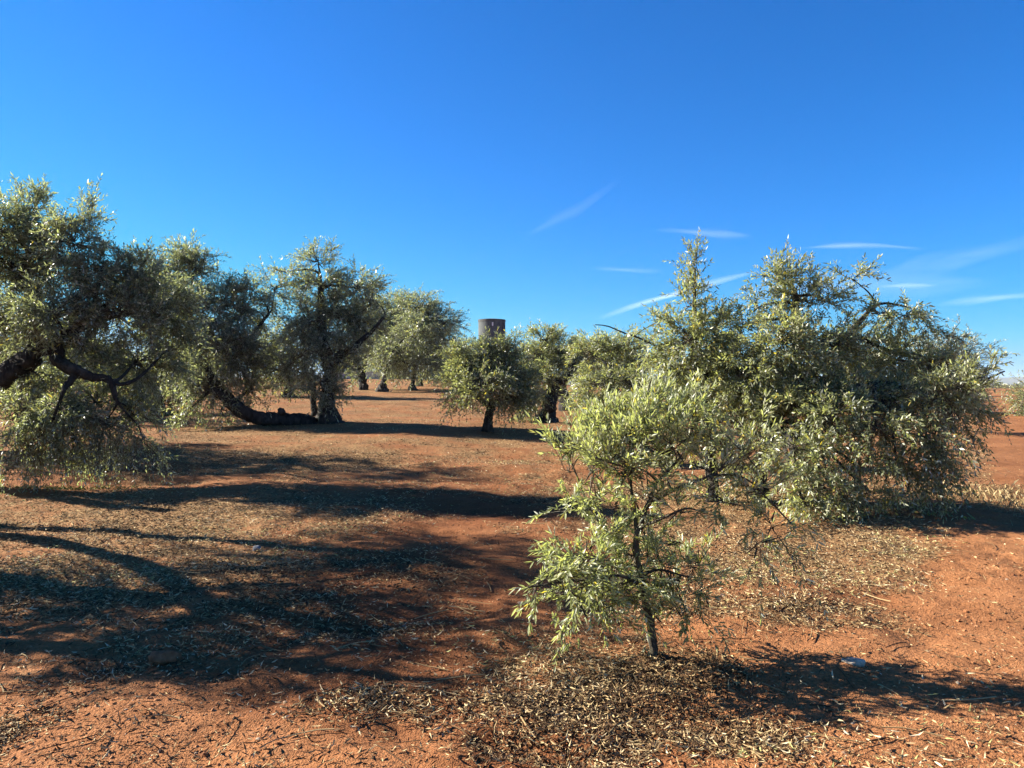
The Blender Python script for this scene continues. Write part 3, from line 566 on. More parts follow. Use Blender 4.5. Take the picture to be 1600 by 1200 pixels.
lbY = LB(d, (1012, 652, .12, 20, 18, {'up': 1.5, 'droop': 0, 'dens': .9}), (980, 676, .1, 26, 22, {'up': 1.4, 'droop': 0}), (1045, 672, .15, 26, 22, {'up': 1.3, 'droop': 0}), (1000, 690, .0, 45, 30, Yk), (945, 690, .1, 40, 30, Yk), (890, 700, .18, 18, 34, {'up': 1.2, 'droop': 0, 'dens': .8}), (1080, 680, .2, 28, 34, Yk), (1105, 655, .2, 20, 26, Yk), (1055, 700, .0, 38, 26, Yk),
         (925, 735, -.05, 40, 22, Yk), (980, 735, -.1, 42, 24, Yk), (1040, 745, .1, 40, 24, {'up': .7}), (1165, 710, -.1, 16, 24, {'up': 1.3, 'droop': 0, 'dens': 1.4}), (1120, 740, -.1, 30, 20, {'up': .6, 'dens': 1.0}), (1185, 765, -.1, 26, 18, {'up': .4, 'dens': .9}), (1135, 785, -.1, 34, 18, {'up': .3, 'droop': .4, 'dens': .7}), (1205, 820, -.12, 14, 18, {'droop': .9, 'dens': 1.0}), (1185, 850, -.1, 10, 14, {'droop': 1.0, 'dens': .8}),
         (900, 790, .1, 18, 30, {'up': 1.1, 'dens': .8}), (960, 790, .1, 26, 22, {'up': .8, 'dens': .55}), (1060, 800, -.12, 30, 18, {'up': .4, 'dens': .45}),
         (1015, 775, -.05, 34, 22, {'up': .8, 'dens': .8}), (950, 825, .1, 30, 20, {'up': .8, 'dens': .7}), (1010, 840, .1, 30, 20, {'up': .8, 'dens': .5}), (1060, 845, .1, 30, 20, {'up': .7, 'dens': .5}), (890, 740, .15, 22, 26, {'up': 1.2, 'dens': .7}), (1130, 700, .1, 22, 22, {'up': 1.1, 'dens': .7}), (975, 885, .12, 30, 22, {'up': .7, 'dens': .9}), (1035, 925, .12, 28, 20, {'up': .5, 'dens': .6}), (880, 925, -.2, 34, 18, {'up': .3}), (915, 865, -.1, 38, 24, {'up': .6}), (955, 870, .05, 34, 26, {'up': .6}), (870, 890, -.22, 30, 20, {'up': .4}), (838, 912, -.28, 22, 14, {'up': .4}), (915, 905, -.2, 44, 26, {'up': .4, 'dens': 1.1}), (965, 915, -.1, 36, 28, {'up': .4, 'dens': 1.1}), (940, 938, -.15, 32, 16, {'droop': .5, 'ls': .7}), (905, 938, -.2, 20, 12, {'droop': .5, 'ls': .7}),
         (1035, 885, .1, 30, 22, {'up': .7, 'dens': .8}), (1080, 885, .15, 34, 24, {'up': .7, 'dens': .8}), (1050, 930, .1, 34, 22, {'up': .5, 'dens': .7}), (1100, 920, .2, 24, 22, {'droop': .5, 'dens': .6}), (1080, 955, .1, 24, 18, {'droop': .7, 'dens': .5}), (1020, 960, -.05, 18, 12, {'droop': .6, 'dens': .8}), (970, 935, .1, 22, 14, {'droop': .3, 'dens': .8, 'ls': .6}), (1050, 905, .1, 28, 20, {'up': .5, 'dens': .8}), (935, 780, .1, 26, 26, {'up': .9, 'dens': .7}), (1000, 800, .08, 26, 20, {'up': .8, 'dens': .5}))
rY = tree('young_olive_tree', 'young olive sapling with one slim stem and pale green leaves in the foreground', 'tree', None, fY, stY, lbY, 18, barkm=BARK_YOUNG, flare=1.8,
          dens=98, leaf=(.047, .0108), ntw=4, npair=5, detail=2, ls=(.10, .23), tw_r=.0014, limb_r=.008, mats=[LEAF_YOUNG, BARK_YOUNG], up=.7, tlen=(1.7, 3.0), spread=.5, hug=1.25)
stub = np.array(ST(d, (1036, 1050, -.01, 6.5), (1037, 1038, -.01, 6.5), (1038, 1024, -.01, 6)))
V, Q, tp = gnarl(catmull(stub[:, :3], 4), np.full(9, .020), 10, np.random.RandomState(2))
link('stub', new_mesh('stub', V - fY, [Q, tp], [BARK], smooth=True), rY)

# --- trees behind
def backtree(label, d, base, stems, lobes, seed, group=GRP, **kw):
    f = foot(base[0], base[1], d); f[2] = float(ground_z(f[0], d)) - .05
    st = [[(*f, kw.pop('r', .2)), *ST(d, *stems[0])]] + [ST(d, *s) for s in stems[1:]]
    a = dict(dens=5.6, leaf=(.14, .036), ntw=6, npair=5, ls=(.5, .9), tw_r=.007, limb_r=.08, mats=[LEAF_DARK, TWIG]); a.update(kw)
    return tree('olive_tree', label, 'tree', group, f, st, LB(d, *[(q[0], q[1], q[2], q[3] * 1.2, q[4] * 1.2, *q[5:]) for q in lobes]), seed, **a)

backtree('far olive with forked trunk on a low rise, just right of the twin trunked olive', 37, (568, 610), [((567, 600, 0, 6), (565, 588, 0, 6.5), (560, 576, 0, 5), (552, 566, 0, 4)), ((565, 590, 0, 4), (569, 575, 0, 3), (575, 545, 0, 2))],
         [(575, 500, 0, 22, 26), (590, 520, 0, 28, 30), (615, 488, .5, 34, 28), (605, 548, -.5, 30, 22), (556, 545, -.5, 18, 15), (640, 490, 0, 25, 22), (625, 530, 0, 30, 30)], 21)
backtree('far olive on a bulky dark stump, between the forked trunk and the thinner trunks', 34.5, (597, 613), [((598, 604, 0, 6), (600, 596, 0, 4), (605, 575, 0, 3))],
         [(625, 548, 0, 30, 26), (606, 560, 0, 22, 14), (640, 572, 0, 20, 11), (650, 520, 0, 30, 30)], 22, r=.26)
backtree('far olive whose thin trunk stands in front of a darker one', 36, (645, 612), [((645, 600, 0, 3), (646, 590, 0, 3), (650, 570, 0, 2))],
         [(655, 482, 0, 30, 24), (680, 500, 0, 26, 22), (665, 540, 0, 32, 28), (655, 570, 0, 24, 12), (695, 505, 0, 18, 11)], 23)
backtree('far dark trunked olive, farthest right of the group left of the tank', 41, (657, 608), [((657, 602, 0, 4), (658, 596, 0, 3), (665, 575, 0, 2))],
         [(690, 535, 0, 26, 28), (700, 568, 0, 22, 16), (708, 508, 0, 14, 9), (672, 570, 0, 22, 14), (700, 582, 0, 22, 9), (672, 586, 0, 18, 7)], 24)
backtree('pale far olive seen between the two trunks of the twin trunked olive', 30, (452, 606), [((450, 598, 0, 4), (452, 585, 0, 3), (450, 560, 0, 2))],
         [(430, 530, 0, 32, 24), (460, 545, 0, 36, 32), (425, 565, 0, 26, 28), (455, 582, 0, 32, 16), (475, 580, 0, 20, 16)], 25, mats=[LEAF, TWIG])
backtree('pale olive partly hidden behind the hanging branches of the left edge tree', 22, (250, 640), [((248, 625, 0, 6), (246, 610, 0, 5), (240, 580, 0, 3))],
         [(225, 580, 0, 45, 30), (265, 600, 0, 40, 30), (240, 630, -.5, 42, 24), (190, 600, 0, 36, 30), (285, 560, 0, 36, 30)], 26, mats=[LEAF, TWIG], dens=8, leaf=(.11, .027))
backtree('olive with feathery top behind the right side of the broad silvery one', 21, (1480, 660), [((1480, 640, 0, 6), (1478, 610, 0, 5), (1480, 570, 0, 3))],
         [(1485, 525, 0, 18, 14), (1475, 560, 0, 42, 30), (1505, 560, 0, 24, 18), (1440, 580, 0, 36, 34), (1480, 600, 0, 45, 30)], 27, dens=9, leaf=(.10, .025))
backtree('green olive at the right edge, behind bare red soil', 30, (1612, 652), [((1612, 642, 0, 5), (1612, 630, 0, 4), (1612, 615, 0, 3))],
         [(1612, 618, 0, 26, 20), (1600, 635, 0, 18, 16), (1632, 630, 0, 28, 22)], 28, mats=[LEAF, TWIG])
backtree('low olive behind the base of the right edge foliage', 33, (1500, 650), [((1500, 640, 0, 4), (1501, 630, 0, 3), (1502, 618, 0, 2))],
         [(1500, 620, 0, 26, 16), (1520, 632, 0, 20, 12), (1480, 630, 0, 22, 16)], 29)
far_seed = 40
src = {}
for (px, d, w, h) in ((350, 52, 3.0, 3.6), (160, 48, 3, 3.6), (-20, 50, 3, 3.4), (545, 66, 3.0, 3.0), (610, 60, 3.2, 3.2), (660, 58, 3.4, 3.2), (705, 52, 3.2, 2.9), (735, 66, 3.2, 3.0), (830, 58, 2.8, 3.2), (950, 48, 3, 3.4), (1080, 40, 3, 3.2), (1210, 36, 2.6, 3), (1340, 42, 2.6, 3), (1450, 60, 2.6, 3), (60, 20, 2.2, 2.8)):
    x = (px - 800) / F * d; z = float(ground_z(x, d)) - .05; k = F / d
    far_seed += 1
    k1 = (far_seed % 3)
    lab = {350: 'distant olive behind the crown of the lying trunk', 160: 'distant olive behind the left edge tree', -20: 'distant olive hidden beyond the left edge', 545: 'distant olive behind the upright one of the twin trunks', 610: 'distant olive behind the forked far trunk', 660: 'distant olive above the pale wall, behind the thinner far trunks', 735: 'distant olive just left of the tank, behind the small round tree', 705: 'distant olive in the gap left of the tank', 830: 'distant olive right of the tank',
           950: 'distant olive behind the bushy yellowish one', 1080: 'distant olive behind the tall sprig', 1210: 'distant olive seen through the broad tree near its trunks', 1340: 'distant olive behind the middle of the broad silvery tree', 1450: 'distant olive behind the drooping right branches',
           60: 'olive behind the left edge tree trunk'}[px]
    rr = np.random.RandomState(far_seed)
    st = [[(x, d, z, .22), (x + .05, d, z + .5, .18), (x + rr.normal() * .2, d, z + 1.2, .12), (x + rr.normal() * .3, d, z + h * .6, .06)]]
    lb = [{'c': np.array((x + rr.uniform(-.45, .45) * w, d + rr.uniform(-.4, .4) * w, z + h * rr.uniform(.30, .72))), 'r': (w * .3, w * .3, h * .22)} for _ in range(7)]
    tree('olive_tree', lab, 'tree', GRP, (x, d, z), st, lb, far_seed, dens=3.2, leaf=(.2, .055), ntw=5, npair=5, ls=(.5, .9), tw_r=.01, limb_r=.08, mats=[LEAF if k1 else LEAF_DARK, TWIG])

# --- olives just outside the left edge (their shadows cross the foreground)
def sidetree(label, f, stems, lobes, seed, **kw):
    z = float(ground_z(f[0], f[1])) - .05
    lb = [{'c': np.array(l[:3]) + np.array((0, 0, z)), 'r': l[3:6], 'dens': l[6] if len(l) > 6 else 1} for l in lobes]
    st = [[(a[0], a[1], a[2] + z, a[3]) for a in s] for s in stems]
    tree('olive_tree', label, 'tree', GRP, (f[0], f[1], z), st, lb, seed, dens=13, leaf=(.07, .016), ntw=6, npair=6, ls=(.25, .5), tw_r=.003, limb_r=.05, mats=[LEAF_DARK, TWIG], **kw)
sidetree('olive outside the left edge whose slim straight trunk throws a thin shadow', (-7.1, 8.05), [[(-7.1, 8.05, 0, .11), (-7.05, 8.05, .8, .10), (-7.0, 8.0, 1.7, .09), (-6.95, 8.0, 2.5, .07), (-6.9, 7.9, 3.1, .04)]],
         [(-6.9, 8.1, 3.3, .8, .7, .5), (-7.3, 7.7, 3.1, .7, .6, .5), (-6.6, 7.6, 3.5, .6, .5, .4)], 31)
sidetree('olive outside the left edge shading the near foreground', (-7.0, 6.55), [[(-7.0, 6.55, 0, .22), (-6.8, 6.45, .6, .2), (-6.3, 6.25, 1.2, .17), (-5.7, 6.05, 1.7, .12), (-5.3, 5.85, 2.2, .06)], [(-6.9, 6.50, .3, .15), (-7.1, 6.05, 1.2, .12), (-7.0, 5.65, 2, .07)]],
         [(-5.6, 5.95, 1.5, .8, .75, .5, .6), (-6.3, 5.65, 1.3, .9, .8, .6, .8), (-5.4, 5.75, 2.3, .75, .8, .5, .45), (-6.4, 6.05, 2.4, .8, .9, .5, .5), (-5.9, 5.35, 1.9, .7, .5, .5, .5), (-5.2, 6.35, 2.7, .5, .7, .35, .5), (-5.0, 5.05, 1.75, .5, .5, .35, .5)], 32)

def shade(px, py, h, r, dens):
    """a leafy bough of height h whose shadow lies at this spot of the lane"""
    dd = 1923.0 / (py - 600 + 40); x = (px - 800) / F * dd; L = h / math.tan(R(SUN_EL))
    return (x - L * math.cos(R(SUN_FWD)), dd + L * math.sin(R(SUN_FWD)), h, r, r * .8, r * .55, dens)
bo = [shade(480, 880, 2.1, .45, 0.36), shade(600, 870, 2.5, .45, 0.30), shade(640, 930, 2.3, .4, 0.36), shade(520, 945, 2.0, .4, 0.30), shade(740, 985, 2.5, .42, 0.45), shade(620, 1000, 2.3, .38, 0.36), shade(500, 1040, 2.15, .36, 0.36), shade(400, 1030, 2.0, .36, 0.36),
      shade(830, 1005, 2.7, .36, 0.36), shade(560, 1075, 2.4, .28, 0.36), shade(280, 1050, 1.9, .3, 0.30), shade(700, 900, 2.7, .4, 0.24), shade(760, 1070, 2.9, .3, 0.21)]
sidetree('olive outside the left edge with long thin boughs reaching over the lane', (-7.6, 5.2), [[(-7.6, 5.2, 0, .2), (-7.2, 5.2, .7, .17), (-6.5, 5.2, 1.4, .12), (-5.6, 5.2, 2.0, .06), (-5.0, 5.1, 2.4, .03)], [(-7.4, 5.2, .4, .15)] + [(*shade(a, b, h, 1, 1)[:3], r) for a, b, h, r in ((-120, 815, 1.1, .12), (20, 838, 1.45, .11), (130, 856, 1.75, .10), (230, 885, 2.0, .09), (310, 930, 2.2, .07), (340, 980, 2.35, .05))]], bo, 33)
sidetree('olive outside the left edge, farther off, shading the ground beside the lying trunk', (-10.2, 13.3), [[(-10.2, 13.3, 0, .28), (-10.1, 13.3, .8, .24), (-10, 13.2, 1.6, .18), (-10, 13.2, 2.6, .1, .5)]],
         [(-9.6, 13.2, 2.0, 1.1, 1.3, .8, .5), (-10.6, 12.6, 2.6, 1.2, 1.3, .9, .5), (-9.8, 13.6, 3.4, 1.1, 1.2, .8, .5), (-9.2, 12.2, 2.6, .9, .9, .7, .5), (-9.6, 13.0, 4.3, .8, .9, .6, .7, .5), (-9.3, 11.6, 3.6, .7, .8, .5, .6, .5), (-10.4, 14.4, 2.4, 1.1, 1.1, .9, .5), (-9.4, 12.6, 1.3, .9, .9, .6, .5)], 34)

# ------------------------------------------------------------------ water tank
TANK = plain_mat('tank_concrete', (.045, .056, .060), (.10, .108, .105), 1.2, .9, .2)
TANKD = plain_mat('tank_rim', (.05, .05, .05), (.09, .09, .085), 3)
dt = 90.0; tx = (768.5 - 800) / F * dt; tr = 21.5 / F * dt; tz0 = float(ground_z(tx, dt)) - .1; tz1 = EYE + 100.5 / F * dt
root = empty('water_tank', (tx, dt, tz0)); tag(root, 'round grey water tank standing above the trees on the skyline', 'tank')
def lathe(name, prof, m, parent, n=48):
    th = np.arange(n) * 2 * math.pi / n; pr = np.array(prof); K = len(pr)
    V = np.stack([np.outer(pr[:, 0], np.cos(th)), np.outer(pr[:, 0], np.sin(th)), np.repeat(pr[:, 1][:, None], n, 1)], -1).reshape(-1, 3)
    k = np.arange(K - 1)[:, None] * n; j = np.arange(n)[None]; j2 = (j + 1) % n
    Q = np.stack(np.broadcast_arrays(k + j, k + j2, k + n + j2, k + n + j), -1).reshape(-1, 4)
    return link(name, new_mesh(name, V, [Q], [m], smooth=False), parent)
H = tz1 - tz0
lathe('tank_body', [(tr * .98, 0), (tr * .98, H * .5), (tr * .98, H - .25)], TANK, root)
lathe('rim', [(tr * .98, H - .25), (tr * 1.0, H - .25), (tr * 1.0, H - .02), (tr * .93, H), (tr * .6, H + .06), (.02, H + .1)], TANKD, root)
def boxm(name, c, s, m, parent=None, rz=0):
    V = np.array([(a, b, e) for e in (-.5, .5) for b in (-.5, .5) for a in (-.5, .5)]) * np.array(s)
    ca, sa = math.cos(rz), math.sin(rz); V = np.stack([V[:, 0] * ca - V[:, 1] * sa, V[:, 0] * sa + V[:, 1] * ca, V[:, 2]], -1)
    Q = np.array([(0, 2, 3, 1), (4, 5, 7, 6), (0, 1, 5, 4), (2, 6, 7, 3), (0, 4, 6, 2), (1, 3, 7, 5)])
    return link(name, new_mesh(name, V, [Q], [m]), parent, c)
PALE = plain_mat('pale_paint', (.6, .6, .58), (.75, .74, .7), 4)
boxm('hatch', (.13, -tr * .985, H - .62), (.16, .08, .42), PALE, root)
pp = np.array([[(tr * .8, -tr * .62, z) for z in (0, H * .5, H - .3)]]); V, Q = tubes(pp, np.full((1, 3), .05), 8)
link('pipe', new_mesh('pipe', V, [Q], [TANKD]), root)

# low pale wall behind the far trunks
WALL = plain_mat('limewash', (.36, .34, .30), (.5, .47, .42), 1.0)
wx0, wx1, wd = (520 - 800) / F * 58, (735 - 800) / F * 58, 58.0
pts = np.linspace(wx0, wx1, 40); wz = base_z(pts, np.full(40, wd))
hgt = .55 + .12 * vnoise(pts / 1.7, np.full(40, .5))
V = np.concatenate([np.stack([pts, np.full(40, wd + o), wz + k * hgt - (1 - k) * .2], -1) for o, k in ((0, 0), (0.02, 1), (.28, 1), (.3, 0))])
i = np.arange(39)[None]; j = np.arange(3)[:, None] * 40
Q = np.stack(np.broadcast_arrays(j + i, j + i + 1, j + 40 + i + 1, j + 40 + i), -1).reshape(-1, 4)
wo = link('low_wall', new_mesh('low_wall', V - np.array((0, wd, 0)), [Q], [WALL]), None, (0, wd, 0))
tag(wo, 'low pale wall glimpsed between the far olive trunks', 'wall')

# ------------------------------------------------------------------ stones
WST = plain_mat('white_stone', (.26, .19, .13), (.55, .48, .38), 34, .9, .6)
GST = plain_mat('grey_stone', (.10, .10, .11), (.2, .2, .2), 14, .9, .6)
RST = plain_mat('soil_lump', (.17, .065, .03), (.33, .14, .065), 25, 1, .8)
rs = np.random.RandomState(9)
def stone(label, px, py, r, m, amp=.22):
    dd = 4.0
    for _ in range(30):
        x = (px - 800) / F * dd; zz = float(ground_z(x, dd)); dd = max(1.5, (EYE - zz) * F / (py - 600))
    o = blob('stone', None, (x, dd, zz + r[2] * .25), r, m, rs, amp, 3); tag(o, label, 'stone')
stone('flat whitish stone lying in the dappled shade right of the young olive', 1334, 1036, (.055, .04, .02), WST)
stone('small rounded grey stone in the shaded lane', 402, 860, (.035, .035, .035), GST, .12)
stone('reddish soil lump at the edge of the shade near the lower left', 255, 1032, (.07, .06, .045), RST, .3)

# ------------------------------------------------------------------ litter, clods, grass (stuff)
rl = np.random.RandomState(21)
def scatter(n, x0, x1, y0, y1, fn, power=1.0):
    xs, ys = [], []
    while sum(len(a) for a in xs) < n:
        y = 1 / (1 / y1 + rl.rand(n * 3) * (1 / y0 - 1 / y1)) if power else rl.uniform(y0, y1, n * 3)
        x = rl.uniform(-1, 1, n * 3); x = np.where(x < 0, -x * x0, x * x1) * 1.0 * y
        k = rl.rand(n * 3) < fn(x, y); xs.append(x[k]); ys.append(y[k])
    return np.concatenate(xs)[:n], np.concatenate(ys)[:n]
def litter_mat(name, stops):
    m, t, b = mat(name); t.links.new(ramp(t, attr(t, 'rnd'), stops), b.inputs['Base Color'])
    b.inputs['Roughness'].default_value = .85; b.inputs['Specular IOR Level'].default_value = .12; return m
STRAW = litter_mat('dry_leaf', [(0, (.05, .028, .015)), (.25, (.12, .068, .032)), (.5, (.25, .165, .078)), (.78, (.44, .33, .165)), (.97, (.58, .48, .31)), (1, (.30, .29, .11))])
N = 128000
xa, ya = scatter(N - 36000, -.72, .72, 2.7, 13, lambda x, y: np.clip(litter(x, y) ** 1.3 * 1.1 - .10, .03, 1)); xb, yb = scatter(36000, -.72, .72, 9, 34, lambda x, y: np.clip(litter(x, y) ** 1.3 * 1.1 - .1, .03, 1)); x1, y1 = np.concatenate([xa, xb]), np.concatenate([ya, yb])
ln = np.where(rl.rand(N) < .45, rl.uniform(.010, .026, N), .054 * rl.uniform(.5, 1.2, N)); wd_ = .0058 * rl.uniform(.5, 1.4, N) * np.clip(y1 / 8, 1, 2.2)
az = rl.rand(N) * 2 * math.pi; pit = rl.normal(size=N) * .28; rol = rl.normal(size=N) * .55
z1 = ground_z(x1, y1) + .006 + rl.rand(N) * .018
dr_ = np.stack([np.cos(az) * np.cos(pit), np.sin(az) * np.cos(pit), np.sin(pit)], -1)
sd_ = np.stack([-np.sin(az) * np.cos(rol), np.cos(az) * np.cos(rol), np.sin(rol)], -1)
nr_ = np.cross(dr_, sd_); p = np.stack([x1, y1, z1], -1); lv = dr_ * ln[:, None] * .5; sv = sd_ * wd_[:, None] * .5
cur = nr_ * (ln * rl.uniform(-.3, .3, N))[:, None]
V = np.stack([p - lv - cur, p - lv * .3 + sv, p + lv * .4 + sv * .8, p + lv - cur, p + lv * .4 - sv * .8, p - lv * .3 - sv], 1).reshape(-1, 3)
me = new_mesh('leaf_litter', V, [np.arange(N)[:, None] * 6 + np.arange(6)[None]], [STRAW], attrs={'rnd': ('FACE', np.clip(rl.rand(N) ** 1.25 + .55 * vnoise(x1 / .9 + 4, y1 / .7 + 2), 0, 1))})
tag(link('leaf_litter', me), 'dry straw coloured olive leaves strewn over the soil', 'leaf litter', kind='stuff')
# twigs in the litter
n2 = 900
x2, y2 = scatter(n2, -.72, .72, 2.7, 14, lambda x, y: np.clip(litter(x, y), .05, 1))
az = rl.rand(n2) * 6.28; L2 = rl.uniform(.06, .28, n2)
t = np.linspace(-.5, .5, 4)
bx_ = rl.normal(size=n2) * .25
pth = np.stack([x2[:, None] + np.cos(az)[:, None] * L2[:, None] * t - np.sin(az)[:, None] * L2[:, None] * bx_[:, None] * t * t, y2[:, None] + np.sin(az)[:, None] * L2[:, None] * t + np.cos(az)[:, None] * L2[:, None] * bx_[:, None] * t * t, np.zeros((n2, 4))], -1)
pth[:, :, 2] = ground_z(pth[:, :, 0], pth[:, :, 1]) + .008 + (rl.rand(n2) * .01)[:, None]
V, Q = tubes(pth, np.full((n2, 4), 1.0) * rl.uniform(.0012, .0035, n2)[:, None], 4)
me = new_mesh('fallen_twigs', V, [Q], [STRAW], attrs={'rnd': ('FACE', np.repeat(rl.rand(n2) * .75, len(Q) // n2))})
tag(link('fallen_twigs', me), 'thin dead twigs scattered among the dry leaves', 'twigs', kind='stuff')
# clods and pebbles
ico = np.array([(0, .53, .85), (0, -.53, .85), (0, .53, -.85), (0, -.53, -.85), (.53, .85, 0), (-.53, .85, 0), (.53, -.85, 0), (-.53, -.85, 0), (.85, 0, .53), (-.85, 0, .53), (.85, 0, -.53), (-.85, 0, -.53)])
icf = np.array([(0, 1, 8), (0, 8, 4), (0, 4, 5), (0, 5, 9), (0, 9, 1), (1, 6, 8), (8, 6, 10), (8, 10, 4), (4, 10, 2), (4, 2, 5), (5, 2, 11), (5, 11, 9), (9, 11, 7), (9, 7, 1), (1, 7, 6), (3, 6, 7), (3, 7, 11), (3, 11, 2), (3, 2, 10), (3, 10, 6)])
N = 9000
x1, y1 = scatter(N, -.74, .74, 2.6, 10, lambda x, y: np.clip(.35 + 1.6 * vnoise(x / .6 + 5, y / .6 + 8), .05, 1))
sz_ = .003 + .009 * rl.rand(N) ** 6 + .002 * (y1 / 5); sz_[:40] = rl.uniform(.012, .022, 40)
V = (ico[None] * (1 + rl.uniform(-.3, .3, (N, 12, 1))) * (sz_[:, None, None] * rl.uniform(.6, 1.4, (N, 1, 3)) * np.array((1, 1, .6))) + np.stack([x1, y1, ground_z(x1, y1) + sz_ * .05], -1)[:, None]).reshape(-1, 3)
CLOD = litter_mat('clod_soil', [(0, (.12, .045, .019)), (.5, (.24, .103, .042)), (.95, (.31, .155, .074)), (1, (.32, .27, .2))])
me = new_mesh('soil_clods', V, [(np.arange(N)[:, None, None] * 12 + icf[None]).reshape(-1, 3)], [CLOD], attrs={'rnd': ('FACE', np.repeat(rl.rand(N), 20))}, smooth=False)
tag(link('soil_clods', me), 'small crumbs and clods of red soil', 'soil clods', kind='stuff')
# dry grass at the right edge, a few weeds at the left
def grass(name, label, cx, cy, rx, ry, n, h, m, lean=.5):
    x = cx + rl.normal(size=n) * rx; y = cy + rl.normal(size=n) * ry; z = ground_z(x, y) - .005
    hh = h * rl.uniform(.4, 1.2, n); az = rl.rand(n) * 6.28; le = rl.uniform(.1, 1, n) * lean
    b = np.stack([x, y, z], -1); w = np.stack([-np.sin(az), np.cos(az), np.zeros(n)], -1) * .0018
    dv = np.stack([np.cos(az) * le, np.sin(az) * le, np.ones(n)], -1) * hh[:, None]
    m1 = b + dv * .5 + np.array((0, 0, 1)) * (hh * .08)[:, None]; tp = b + dv * np.array((1.25, 1.25, .85))
    V = np.stack([b - w, b + w, m1 + w * .8, tp, m1 - w * .8], 1).reshape(-1, 3)
    me = new_mesh(name, V, [np.arange(n)[:, None] * 5 + np.arange(5)[None]], [m], attrs={'rnd': ('FACE', rl.rand(n))})
    tag(link(name, me), label, name.replace('_', ' '), kind='stuff')
GRS = litter_mat('dry_grass', [(0, (.16, .11, .05)), (.5, (.30, .22, .11)), (1, (.40, .32, .18))])
GRG = litter_mat('weed_green', [(0, (.06, .10, .02)), (1, (.14, .18, .05))])
grass('dry_grass', 'tuft of straw coloured dry grass at the right edge', 5.85, 8.7, .5, .55, 800, .12, GRS, .6)
grass('weeds', 'low green weeds near the left edge', -5.6, 9.5, .5, .12, 700, .05, GRG, 1.2)

# ------------------------------------------------------------------ air: faint haze over the plain, below the clouds
def haze_box(x0, x1, y0, y1, z0, z1, dens):
    m, t, b = mat('haze'); t.nodes.remove(b)
    v = t.nodes.new('ShaderNodeVolumePrincipled'); v.inputs['Color'].default_value = (.72, .84, .97, 1); v.inputs['Density'].default_value = dens; v.inputs['Anisotropy'].default_value = .2
    t.links.new(v.outputs[0], t.nodes['Material Output'].inputs['Volume'])
    o = boxm('haze', ((x0 + x1) / 2, (y0 + y1) / 2, (z0 + z1) / 2), (x1 - x0, y1 - y0, z1 - z0), m)
    tag(o, 'thin blue haze lying over the far plain and hills', 'haze', kind='stuff')
haze_box(-9500, 9500, -9500, 9800, -60, 112, 8.5e-5)

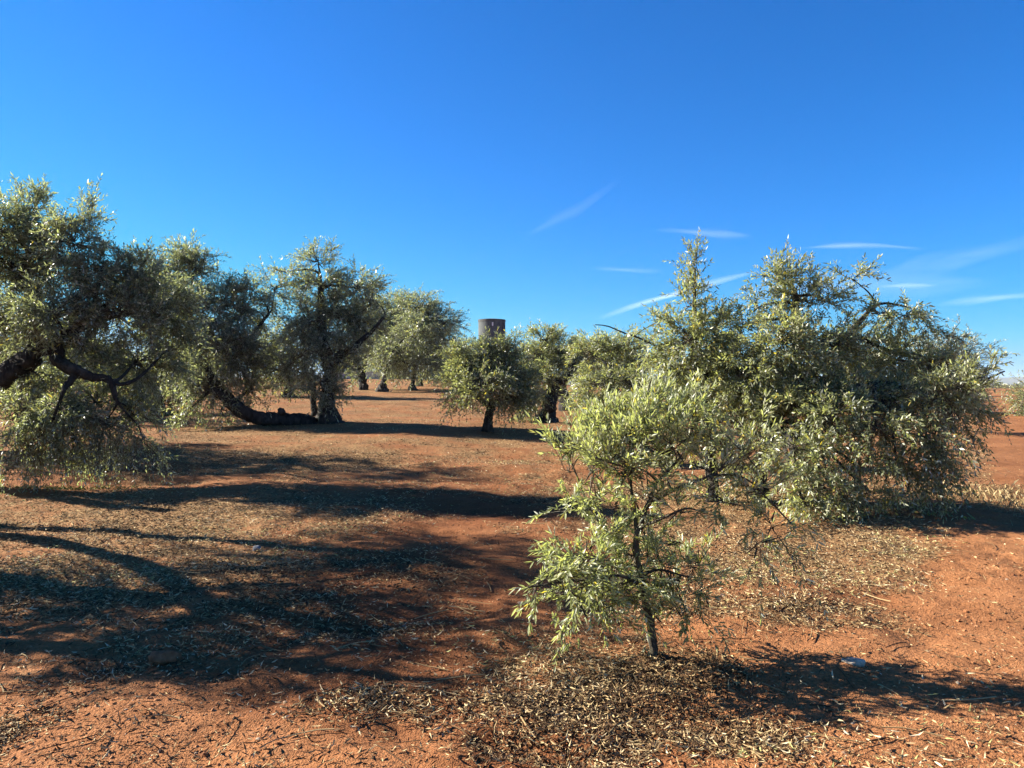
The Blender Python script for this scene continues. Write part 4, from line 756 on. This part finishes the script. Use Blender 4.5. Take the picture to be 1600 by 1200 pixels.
# ------------------------------------------------------------------ high thin clouds
def cloud(label, pts, half_px, strength, seed, dd=16000.0):
    """a long thin body of ice cloud, thick as it is high"""
    rng = np.random.RandomState(seed)
    path = catmull(np.array([P(px, py, dd) for px, py in pts]), 24)
    K = len(path); s = np.linspace(0, 1, K); rad = half_px / F * dd * (.25 + .75 * np.sqrt(np.clip(np.sin(math.pi * s), 0, 1))) * (1 + .25 * np.sin(s * 9 + seed))
    V, Q = tubes(path[None], rad[None], 64)
    org = path.mean(0)
    me = new_mesh('cirrus_cloud', V - org, [Q], [], smooth=True)
    sa = np.repeat(s, 64)
    # how far off the body's own axis (vertically) each point lies
    hv = (V[:, 2] - np.repeat(path[:, 2], 64)) / np.repeat(rad, 64)
    al = (1 - np.clip(np.abs(hv), 0, 1) ** 2) ** 2.4 * np.clip(np.sin(math.pi * sa), 0, 1) ** 1.1
    at = me.attributes.new('thick', 'FLOAT', 'POINT'); at.data.foreach_set('value', al.astype(np.float32))
    m, t, b = mat('ice_cloud'); t.nodes.remove(b)
    df = t.nodes.new('ShaderNodeBsdfDiffuse'); df.inputs[0].default_value = (.95, .95, .95, 1)
    tl = t.nodes.new('ShaderNodeBsdfTranslucent'); tl.inputs[0].default_value = (.95, .95, .95, 1)
    ad = t.nodes.new('ShaderNodeAddShader'); t.links.new(df.outputs[0], ad.inputs[0]); t.links.new(tl.outputs[0], ad.inputs[1])
    tr_ = t.nodes.new('ShaderNodeBsdfTransparent'); mx = t.nodes.new('ShaderNodeMixShader')
    mp = t.nodes.new('ShaderNodeMapping'); mp.inputs['Scale'].default_value = (.0006, .0006, .004); t.links.new(objco(t), mp.inputs[0]); mp.inputs['Location'].default_value = (seed * 7.3, 0, 0)
    nz = noise(t, mp.outputs[0], 1.0, 6, .6)
    fac = math_n(t, 'MULTIPLY', attr(t, 'thick'), math_n(t, 'MULTIPLY', nz, strength * .95), True)
    t.links.new(fac, mx.inputs[0]); t.links.new(tr_.outputs[0], mx.inputs[1]); t.links.new(ad.outputs[0], mx.inputs[2])
    t.links.new(mx.outputs[0], t.nodes['Material Output'].inputs['Surface'])
    me.materials.append(m)
    tag(link('cirrus_cloud', me, None, org), label, 'cloud', 'thin streaks of high cloud')
cloud('short bright vapour trail slanting up to the right behind the tall sprig', [(930, 500), (1000, 475), (1060, 458), (1120, 440), (1190, 422)], 6, .34, 1)
cloud('small flat cloud smudge above the tall sprig', [(1020, 358), (1080, 362), (1130, 366), (1180, 370)], 9, .10, 2)
cloud('faint diagonal wisp high left of the tall sprig', [(815, 375), (860, 348), (910, 322), (975, 275)], 9, .032, 3)
cloud('long thin level streak above the right olive', [(1250, 388), (1310, 384), (1380, 384), (1450, 390)], 6, .15, 4)
cloud('broad faint band rising to the right edge', [(1360, 440), (1450, 415), (1550, 392), (1680, 360)], 20, .055, 5)
cloud('bright low streak at the right edge', [(1460, 478), (1530, 468), (1600, 462), (1700, 458)], 8, .15, 6)
cloud('faint level wisp left of the tall sprig', [(920, 418), (960, 421), (1000, 423), (1040, 424)], 6, .07, 7)
cloud('soft broad veil low over the right olive', [(1130, 470), (1250, 450), (1400, 445), (1560, 440)], 26, .09, 8)
cloud('short faint streak just above the bright low one', [(1370, 448), (1420, 446), (1470, 446)], 5, .14, 9)
open('/tmp/leaves.txt','w').write(str(TOTAL[0]))
